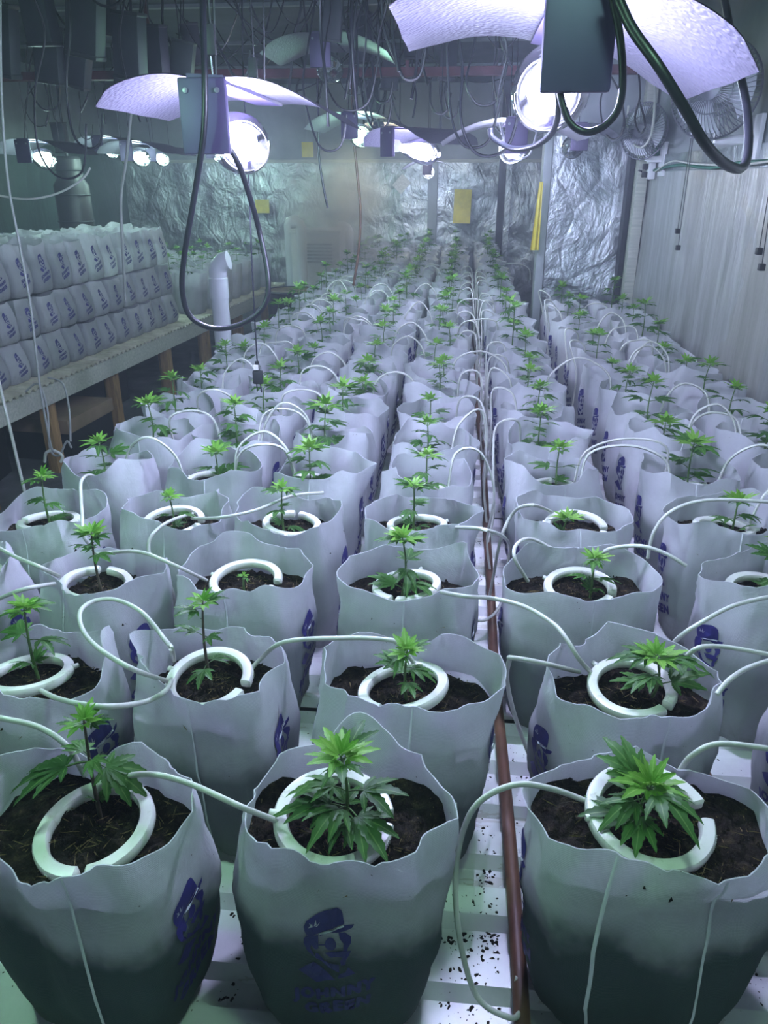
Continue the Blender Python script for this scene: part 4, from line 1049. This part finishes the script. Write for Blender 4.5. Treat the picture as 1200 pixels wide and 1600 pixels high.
lamp(668, 262, 7.6, 'farthest grow lamp with a thin curved reflector by the back wall post', 'cool', 26)
lamp(905, 214, 4.25, 'dark unlit grow lamp in front of the foil partition', None, 0, wing=0.42, length=0.36)
lamp(40, 236, 4.6, 'star-glaring mint grow lamp over the piled bags', 'mint', 20)
lamp(155, 226, 6.2, 'mint grow lamp above the bed of bags on the left bench', 'mint', 17)
lamp(200, 236, 5.4, 'paired mint grow lamp over the end of the pile', 'mint', 17)
lamp(238, 240, 6.8, 'second paired mint grow lamp over the left bed of bags', 'mint', 15)
lamp(330, 236, 7.6, 'dim far grow lamp over the left bed by the back wall', 'mint', 15)
# lamps of the same grid just above the frame
lamp((-0.95, 0.60, 1.20), None, 0, 'green tinted grow lamp over the bench edge near its open front', 'green', 42)
lamp((0.15, 0.30, 1.50), None, 0, 'green tinted grow lamp over the open front of the bench', 'green', 22)

# ------------------------------------------------------------------ cables near the lamps
def cable(pts, r, label, mat='cable_black', group=None, name='cable', n=8):
    return tag(centred_tube(name, [atY(*p) for p in pts], r, mat, n), label, 'cable', group)
cable([(316,-30,1.50),(318,60,1.46),(320,130,1.44),(318,210,1.44),(303,310,1.46),(288,400,1.48),(285,455,1.5),(298,495,1.52),(335,513,1.53),(380,505,1.54),(412,478,1.55),(419,435,1.56),(405,360,1.58),(388,300,1.54),(372,255,1.51),(352,222,1.492)], 0.0056, 'thick black cable hanging in a long loop below the violet lamp')
cable([(378,-30,2.08),(380,120,2.08),(388,260,2.08),(394,420,2.08),(402,568,2.08)], 0.0022, 'thin black cord hanging straight down with a clip at its end', n=6)
pc = atY(403, 588, 2.08); o = new('cord_clip', None, None, pc, None, 1.2); tag(o, 'black pulley clip dangling on a thin cord above the bags', 'clip')
boxes('body', 'black_plastic', o, (-0.012, 0.012, -0.006, 0.006, -0.018, 0.014), bev=0.004); boxes('sticker', 'lens_label', o, (-0.007, 0.004, -0.0075, -0.005, 0.0165, 0.028))
mb = MB(); mb.tube([(0, 0, 0.014), (0, 0, 0.035)], 0.005, 8); build('neck', mb, 'black_plastic', o)
mb = MB(); mb.tube([(-0.004, 0, -0.018), (-0.004, 0, -0.036)], 0.0016, 6); mb.tube([(0.005, 0, -0.018), (0.006, 0, -0.038)], 0.0016, 6); build('hook', mb, 'black_plastic', o)
cable([(955,-30,1.02),(985,40,1.0),(1030,105,0.98),(1070,170,0.98),(1100,222,0.99),(1130,254,1.05),(1158,263,1.14),(1169,235,1.25),(1167,170,1.36),(1152,95,1.48),(1140,40,1.55),(1125,-40,1.60)], 0.0062, 'thick black cable looping low in front of the wall fan')
cable([(950,-30,1.045),(966,40,1.045),(973,110,1.045),(968,165,1.05),(945,196,1.06),(915,206,1.07),(890,190,1.075),(876,150,1.08),(876,118,1.085)], 0.0046, 'black cable curling down beside the brightest lamp')
cable([(864,108,1.10),(873,160,1.15),(864,205,1.24),(835,228,1.32),(800,232,1.38),(770,215,1.4),(766,200,1.4)], 0.0045, 'black cable slung under the brightest bulb')
for i, (px, py, Y) in enumerate(((327, 62, 1.5), (395, 108, 2.02), (1017, 12, 2.4))):
    p = atY(px, py, Y); o = new('rope_ratchet', None, None, p); tag(o, ['black rope ratchet on the hanger of the violet lamp', 'black rope ratchet on the thin rope behind the violet lamp', 'black rope ratchet high by the film wall'][i], 'ratchet')
    boxes('body', 'black_plastic', o, (-0.011, 0.011, -0.006, 0.006, -0.024, 0.024), bev=0.004)
    mb = MB(); mb.tube([(0.004, 0, 0.02), (0.004, 0, ZC - p.z)], 0.0018, 5); build('rope', mb, 'cable_black', o)
    mb = MB(); mb.tube([(0, 0, -0.024), (0.002, 0, -0.06), (0.006, 0, -0.068), (0.010, 0, -0.06)], 0.0015, 6); build('hook', mb, 'cage_wire', o)
# hanging hoses and white lines
cable([(0,-60,2.6),(2,140,2.6),(12,280,2.6),(30,380,2.6),(48,480,2.6),(62,600,2.62),(78,690,2.66),(84,706,2.68)], 0.0042, 'thin grey hose hanging in front of the piled bags', 'hose_grey', name='hanging_hose')
cable([(-20,480,2.4),(-5,580,2.4),(18,680,2.4),(40,775,2.4)], 0.0055, 'pale white hose leaning across the aisle floor', 'hose_white', name='hanging_hose')
cable([(-20,302,3.0),(40,311,3.0),(90,302,3.0),(128,280,3.0),(141,262,3.0)], 0.0040, 'white line curving up in front of the dark wall', 'hose_white', name='hanging_hose')
cable([(214,45,4.3),(205,170,4.3),(197,250,4.3),(189,310,4.3),(192,390,4.3),(196,470,4.3)], 0.0085, 'brown hose hanging in front of the piled bags', 'hose_grey', name='hanging_hose')
cable([(549,60,4.9),(552,200,4.9),(557,260,4.9),(563,330,4.9),(560,395,4.9),(552,446,4.9)], 0.0080, 'reddish brown hose hanging over the middle rows', 'hose_brown', name='hanging_hose')
cable([(495,70,4.8),(497,180,4.8),(498,240,4.8),(505,290,4.8),(512,325,4.8)], 0.007, 'dark drooping hose near the back wall mist', 'cable_black', name='hanging_hose')
cable([(40,612,3.2),(60,600,3.2),(74,640,3.1),(78,700,3.0),(92,712,2.95),(104,690,2.95),(112,700,2.95)], 0.0045, 'grey hose looping down from the left bench edge', 'hose_grey', name='hanging_hose')
cable([(75,590,3.3),(98,600,3.25),(108,640,3.1),(110,690,3.0)], 0.0045, 'second grey hose dropping off the left bench edge', 'hose_grey', name='hanging_hose')
cable([(70,722,2.75),(72,708,2.75),(84,704,2.75),(97,712,2.75),(95,722,2.75)], 0.006, 'coiled white hose end on the aisle floor behind the bags', 'hose_white', name='hanging_hose')
# clutter of cords under the ceiling
q = random.Random(12)
for k in range(70):
    Y = q.uniform(2.6, 6.2); px = q.choice((q.uniform(0, 330), q.uniform(470, 800), q.uniform(540, 720)))
    top = atY(px, -10, Y); top.z = ZC
    n = 5; bot = atY(px + q.uniform(-25, 25), q.uniform(90, 235), Y)
    pts = [top.lerp(bot, i/n) + Vector((q.uniform(-0.03, 0.03), q.uniform(-0.02, 0.02), 0))*(1 if 0 < i else 0) for i in range(n+1)]
    if q.random() < 0.4: e = pts[-1]; r = q.uniform(0.04, 0.10); pts += [e + Vector((r*0.6, 0, -r)), e + Vector((r*1.6, 0, -r*0.8)), e + Vector((r*2, 0, r*0.8))]
    tag(centred_tube('ceiling_cable', pts, q.uniform(0.003, 0.0065), 'cable_black', 6, steps=5), 'dark cord hanging in the tangle under the ceiling', 'cable', 'tangle of cords under the ceiling')
for k in range(26):
    Y = q.uniform(2.8, 6.0); px = q.uniform(-20, 760); a = atY(px, q.uniform(10, 120), Y); b = atY(px + q.uniform(90, 330), q.uniform(10, 130), Y + q.uniform(-0.5, 0.5))
    a.z = b.z = ZC; sag = q.uniform(0.08, 0.40)
    pts = [a.lerp(b, i/6) - Vector((0, 0, sag*math.sin(PI*i/6))) for i in range(7)]
    tag(centred_tube('slung_cable', pts, q.uniform(0.0025, 0.0055), 'cable_black', 6, steps=4), 'dark cord slung sideways below the ceiling', 'cable', 'cords slung below the ceiling')
# red rail across the room
o = boxes('ceiling_rail', 'red_paint', None, (XL+0.02, XR-0.02, 4.32, 4.37, ZC-0.44, ZC-0.40)); tag(o, 'dull red steel rail carrying lamps below the ceiling', 'rail')
for x in (-3.0, -1.6, -0.3, 0.8):
    boxes('drop_rod', 'red_paint', o, (x-0.008, x+0.008, 4.335, 4.355, ZC-0.40, ZC))
# ballasts
BAL = [(60,18,3.0,.0,1.1),(134,30,3.1,.22,1.3),(76,86,3.6,.14,1.15),(122,95,3.7,.30,1.15),(203,72,3.3,.15,1.2),(243,80,3.5,.10,1.0),(196,128,4.0,.25,1.0),(285,103,3.6,.22,1.0),(0,62,3.45,.2,1.4),(95,215,5.6,.0,1.0),(165,20,4.2,.1,1.0),(300,70,4.4,-.1,1.0),(566,60,4.2,-.05,1.1),(610,110,4.6,.08,1.0),(650,50,4.2,.0,1.2),(700,95,4.6,.05,1.0),(580,150,5.2,.0,.9),(520,30,3.4,.1,.8)]
for i, (px, py, Y, tilt, sc) in enumerate(BAL):
    p = atY(px, py, Y)
    if p.z > ZC - 0.12: p.z = ZC - 0.13
    o = new('ballast', None, None, p, (0.1, tilt, q.uniform(-0.3, 0.3)), sc); tag(o, 'dark slanting ballast box hung under the ceiling', 'ballast', 'ballast boxes hung under the ceiling')
    boxes('case', 'ballast_grey', o, (-0.045, 0.045, -0.03, 0.03, -0.09, 0.09), bev=0.005)
    for s_ in (-1, 1): boxes('end_cap', 'black_plastic', o, (-0.047, 0.047, -0.032, 0.032, s_*0.088-0.006, s_*0.088+0.006), bev=0.003)
    mb = MB(); mb.tube([(0, 0, 0.09), (-0.02, 0, 0.12), (tilt*-0.2, 0, (ZC - p.z)/sc+0.01)], 0.003, 6); build('cord', mb, 'cable_black', o)

# ------------------------------------------------------------------ things on the right wall and the far walls
def wall_fan(px, py, off, R, label, yaw):
    p = atX(px, py, XR - off); o = new('wall_fan', None, None, p, (0, 0, yaw)); tag(o, label, 'fan')
    # local -y is the airflow direction
    for sgn, nm in ((-1, 'front_guard'), (1, 'rear_guard')):
        mb = MB(); n = 56
        for k in range(n):
            a = 2*PI*k/n; pts = []
            for t in (0.22, 0.5, 0.8, 0.95, 1.0):
                pts.append((R*t*math.cos(a + 0.25*t), sgn*R*0.32*math.sqrt(max(0, 1 - t**2.2))*1.0, R*t*math.sin(a+0.25*t)))
            mb.tube(pts, 0.0016, 4, False)
        for t in (0.5, 1.0):
            mb.tube([(R*t*math.cos(2*PI*k/40), sgn*R*0.32*math.sqrt(max(0, 1 - t**2.2)), R*t*math.sin(2*PI*k/40)) for k in range(40)], 0.0022 if t < 1 else 0.004, 6, close=True)
        build(nm, mb, 'cage_wire', o)
    M = Matrix.Rotation(PI/2, 4, 'X')
    mb = MB(); mb.lathe([(0.0, -0.30*R), (0.2*R, -0.29*R), (0.23*R, -0.33*R), (0.0, -0.36*R)], 20, Matrix.Rotation(PI/2, 4, 'X') @ Matrix.Scale(-1, 4, (0,0,1))); build('badge', mb, 'cage_wire', o)
    for k in range(3):
        mb = MB()
        def fb(u, v, k=k):
            a = 2*PI*k/3 + (v-0.5)*1.3*(0.5+0.7*u); r = R*(0.15 + 0.72*u); return (r*math.cos(a), 0.09*R*(v-0.5)*2, r*math.sin(a))
        mb.sheet(fb, 8, 6); build('blade', mb, 'pvc', o)
    mb = MB(); mb.lathe([(0.10*R, -0.05*R), (0.16*R, -0.03*R), (0.16*R, 0.1*R), (0.26*R, 0.2*R), (0.28*R, 0.65*R), (0.2*R, 0.75*R)], 20, Matrix.Rotation(-PI/2, 4, 'X')); build('motor', mb, 'white_plastic', o)
    Mi = Matrix.Rotation(-yaw, 4, 'Z')
    mb = MB(); mb.tube([(0, 0.5*R, -0.1*R), (0, 0.55*R, -1.05*R)], 0.016, 10); w_ = Mi @ Vector((off-0.008, 0.0, 0)); mb.tube([(0, 0.55*R, -1.0*R), (w_.x, w_.y, -1.0*R)], 0.016, 10); build('bracket', mb, 'white_plastic', o)
    mb = MB(); mb.box(-0.008, 0.008, -0.05, 0.05, -0.08, 0.08, Matrix.Translation((w_.x, w_.y, -1.0*R)) @ Mi, bev=0.003); build('wall_plate', mb, 'white_plastic', o)
    return p
fp = wall_fan(1118, 140, 0.17, 0.155, 'large wall fan with round wire guard above the silver film', R_(-38))
fp2 = wall_fan(1006, 205, 0.12, 0.13, 'small wall fan behind dangling cords near the wooden post', R_(-42))
for i, (xs, Y) in enumerate(((((1080, 215), (1059, 357), (1057, 383)), None), (((1213, 230), (1187, 387), (1187, 412)), None))):
    (a, b, c) = xs; o = None
    t = atX(*a, XR - 0.05); o = new('pull_cord', None, None, t); tag(o, 'pair of thin pull cords with black ends hanging from the %s' % ('large wall fan' if i == 0 else 'wall near the bench front'), 'cord')
    for e, dx in ((b, 0), (c, 1)):
        pe = Vector((t.x + 0.008*dx, atX(*e, XR-0.05).y, atX(*e, XR-0.05).z)) - t
        mb = MB(); mb.tube([(0.008*dx, 0, 0), pe], 0.0017, 5); cc = build('cord', mb, 'cable_black', o)
        mb = MB(); mb.box(pe.x-0.010, pe.x+0.010, pe.y-0.010, pe.y+0.010, pe.z-0.022, pe.z, bev=0.003); build('end_cube', mb, 'black_plastic', cc)
    if i == 0:
        mb = MB(); mb.tube([(0.0, 0, 0), (0.0, 0.02, 0.12)], 0.004, 6); build('drop_lead', mb, 'white_plastic', o)
p = atX(1017, 266, XR - 0.03); o = new('socket_block', None, None, p); tag(o, 'white multi-socket block plugged with cords by the wooden post', 'socket')
boxes('body', 'white_plastic', o, (-0.018, 0.018, -0.028, 0.028, -0.045, 0.045), bev=0.005)
for z in (-0.022, 0.018): boxes('plug', 'black_plastic', o, (-0.044, -0.018, -0.014, 0.014, z-0.014, z+0.014), bev=0.004)
def wcable(pts, r, mat, label, off=0.025): return tag(centred_tube('wall_cable', [atX(px, py, XR-off) for px, py in pts], r, mat, 7), label, 'cable')
wcable([(1215,252),(1160,254),(1110,262),(1060,258),(1022,266)], 0.007, 'green_wire', 'green cable run along the top of the silver film')
wcable([(1215,250),(1150,258),(1085,256),(1050,252),(1024,268)], 0.004, 'hose_white', 'white flex twisted along the green wall cable', 0.035)
wcable([(1012,266),(1000,258),(985,268),(975,272)], 0.008, 'cable_black', 'short dark flex from the socket block to the post')
wcable([(1024,130),(1022,180),(1016,214),(1003,230),(988,222),(980,195),(982,165)], 0.006, 'hose_white', 'white hose loop hung around the small wall fan', 0.16)
wcable([(998,115),(1000,150),(992,185),(1000,208),(1008,195),(1000,160)], 0.005, 'cable_black', 'black flex dangling in a narrow loop before small fan', 0.2)
wcable([(975,160),(975,210),(985,255),(1002,268)], 0.005, 'cable_black', 'black flex dropping from the ceiling to the socket block', 0.06)
wcable([(950,120),(938,160),(945,205),(960,218),(975,200),(970,150),(955,120)], 0.005, 'cable_black', 'black flex loop hanging in front of the partition top', 0.30)
p = atX(1026, 224, XR-0.02); o = boxes('cable_clip', 'green_wire', None, (p.x-0.01, p.x+0.018, p.y-0.03, p.y+0.03, p.z-0.06, p.z+0.06), bev=0.006); tag(o, 'green upright cable clip on the white wall board', 'clip')
# sticky traps and small cards
def card(px0, px1, py0, py1, Y, mat, label, rot=0.0, cat='sticky trap', bend=0.0):
    a = atY(px0, py1, Y); b = atY(px1, py0, Y); cx, cz = (a.x+b.x)/2, (a.z+b.z)/2; w, h = (b.x-a.x)/2, (b.z-a.z)/2
    mb = MB()
    mb.sheet(lambda u, v: ((2*u-1)*w, bend*math.sin(v*PI)*0.02, (2*v-1)*h), 4, 8); mb.sheet(lambda u, v: ((2*u-1)*w, 0.0025 + bend*math.sin(v*PI)*0.02, (2*v-1)*h), 4, 8)
    o = build('sticky_trap', mb, mat, None, loc=(cx, Y, cz), rot=(0, rot, 0))
    if rot < 0.5 or True:
        mb = MB(); mb.tube([(0, 0, h*0.98), (0, 0.02, ZC-cz)], 0.001, 4); st_ = build('string', mb, 'hose_grey', o); st_.matrix_parent_inverse = Matrix.Identity(4); st_.rotation_euler = (0, -rot, 0)
    return tag(o, label, cat)
card(708, 737, 296, 349, 8.82, 'yellow_card', 'yellow sticky trap sheet hanging before the back foil wall', 0.02, bend=1)
card(400, 420, 312, 333, 8.80, 'yellow_card', 'faint yellow sticky trap in the mist over the left bed', 0.0)
card(472, 489, 222, 246, 8.85, 'yellow_card', 'yellow sticky trap high on the back wall board', 0.0)
card(618, 637, 275, 300, 8.80, 'lens_label', 'small pale card hung cornerwise on the back foil', 0.75, 'card')
mb = MB()
pa = atY(846, 284, 4.86); pb = atY(835, 391, 4.86)
def rib(u, v):
    c = pa.lerp(pb, v); w = 0.016 + 0.022*v; return (c.x - pa.x + (u-0.5)*w*1.3, 0.008*math.sin(u*PI*3)*v + 0.004*math.sin(v*9), c.z - pa.z)
mb.sheet(rib, 10, 14); mb.sheet(lambda u, v: tuple(Vector(rib(u, v)) + Vector((0, 0.002, 0))), 10, 14)
o = build('sticky_ribbon', mb, 'yellow_card', None, loc=pa); tag(o, 'long yellow ribbon hanging on the partition edge', 'ribbon')
# dark extraction fan and filter before the left wall
p = atY(113, 300, 6.4); o = new('extractor', None, None, p); tag(o, 'black cylindrical extractor with foil collar hung by the dark wall', 'extractor')
mb = MB(); mb.lathe([(0.10, -0.30), (0.135, -0.27), (0.135, 0.05), (0.10, 0.10), (0.10, 0.24), (0.085, 0.26)], 26); build('drum', mb, 'black_plastic', o)
mb = MB(); mb.lathe([(0.137, -0.40), (0.139, -0.39), (0.139, -0.29), (0.12, -0.285)], 26); build('foil_collar', mb, 'foil', o)
for z in (-0.22, -0.02, 0.16):
    mb = MB(); r = 0.138 if z < 0.05 else 0.104; mb.tube([(r*math.cos(2*PI*k/26), r*math.sin(2*PI*k/26), z) for k in range(26)], 0.006, 6, close=True); build('hoop', mb, 'ballast_grey', o)
mb = MB(); mb.tube([(0, 0, 0.25), (0, 0, ZC-p.z)], 0.01, 8); build('hanger', mb, 'cable_black', o)

# ------------------------------------------------------------------ mist
def volume(name, x0, x1, y0, y1, z0, z1, dens, label, noise_amt, col=(0.86, 0.93, 1.0)):
    m = bpy.data.materials.new(name); m.use_nodes = True; t = m.node_tree; t.nodes.clear()
    out = t.nodes.new('ShaderNodeOutputMaterial'); vs = t.nodes.new('ShaderNodeVolumeScatter'); vs.inputs['Color'].default_value = (*col, 1); vs.inputs['Anisotropy'].default_value = 0.25
    t.links.new(vs.outputs[0], out.inputs['Volume']); vs.inputs['Density'].default_value = dens
    if noise_amt:
        tc = t.nodes.new('ShaderNodeTexCoord'); nn = t.nodes.new('ShaderNodeTexNoise'); nn.inputs['Scale'].default_value = 2.6; nn.inputs['Detail'].default_value = 4; nn.inputs['Distortion'].default_value = 0.8
        t.links.new(tc.outputs['Object'], nn.inputs['Vector'])
        ln = t.nodes.new('ShaderNodeVectorMath'); ln.operation = 'LENGTH'; t.links.new(tc.outputs['Object'], ln.inputs[0])
        mp = t.nodes.new('ShaderNodeVectorMath'); mp.operation = 'MULTIPLY'; t.links.new(tc.outputs['Object'], mp.inputs[0]); mp.inputs[1].default_value = (2/(x1-x0), 2/(y1-y0), 2/(z1-z0)); t.links.new(mp.outputs[0], ln.inputs[0])
        mr = t.nodes.new('ShaderNodeMapRange'); mr.interpolation_type = 'SMOOTHSTEP'; t.links.new(ln.outputs['Value'], mr.inputs[0]); mr.inputs[1].default_value = 1.0; mr.inputs[2].default_value = 0.1; mr.inputs[3].default_value = 0; mr.inputs[4].default_value = 1
        rp = t.nodes.new('ShaderNodeMapRange'); t.links.new(nn.outputs['Fac'], rp.inputs[0]); rp.inputs[1].default_value = 0.35; rp.inputs[2].default_value = 0.7; rp.inputs[3].default_value = 0; rp.inputs[4].default_value = 1
        m1 = t.nodes.new('ShaderNodeMath'); m1.operation = 'MULTIPLY'; t.links.new(mr.outputs[0], m1.inputs[0]); t.links.new(rp.outputs[0], m1.inputs[1])
        m2 = t.nodes.new('ShaderNodeMath'); m2.operation = 'MULTIPLY'; t.links.new(m1.outputs[0], m2.inputs[0]); m2.inputs[1].default_value = dens; t.links.new(m2.outputs[0], vs.inputs['Density'])
    MATS[name] = m; cx, cy, cz = (x0+x1)/2, (y0+y1)/2, (z0+z1)/2
    mb = MB(); n_ = 28; prof = []
    vs_ = []; fs_ = []
    for i in range(17):
        ph = PI*i/16
        for k in range(n_):
            th = 2*PI*k/n_; d = Vector((math.sin(ph)*math.cos(th), math.sin(ph)*math.sin(th), -math.cos(ph))); f = 0.88 + 0.14*noise.noise(d*1.7 + Vector((3, 1, 5)))
            vs_.append((d.x*f*(x1-x0)/2, d.y*f*(y1-y0)/2, d.z*f*(z1-z0)/2))
    for i in range(16):
        for k in range(n_): fs_.append((i*n_+k, i*n_+(k+1) % n_, (i+1)*n_+(k+1) % n_, (i+1)*n_+k))
    mb.add(vs_, fs_); o = build(name, mb, name, None, loc=(cx, cy, cz)); o['kind'] = 'stuff'
    return tag(o, label, 'mist')
volume('mist_plume', -1.65, -0.45, 5.7, 7.7, -0.15, 1.35, 4.5, 'dense plume of mist rising from the pale humidifier cabinet', 1)
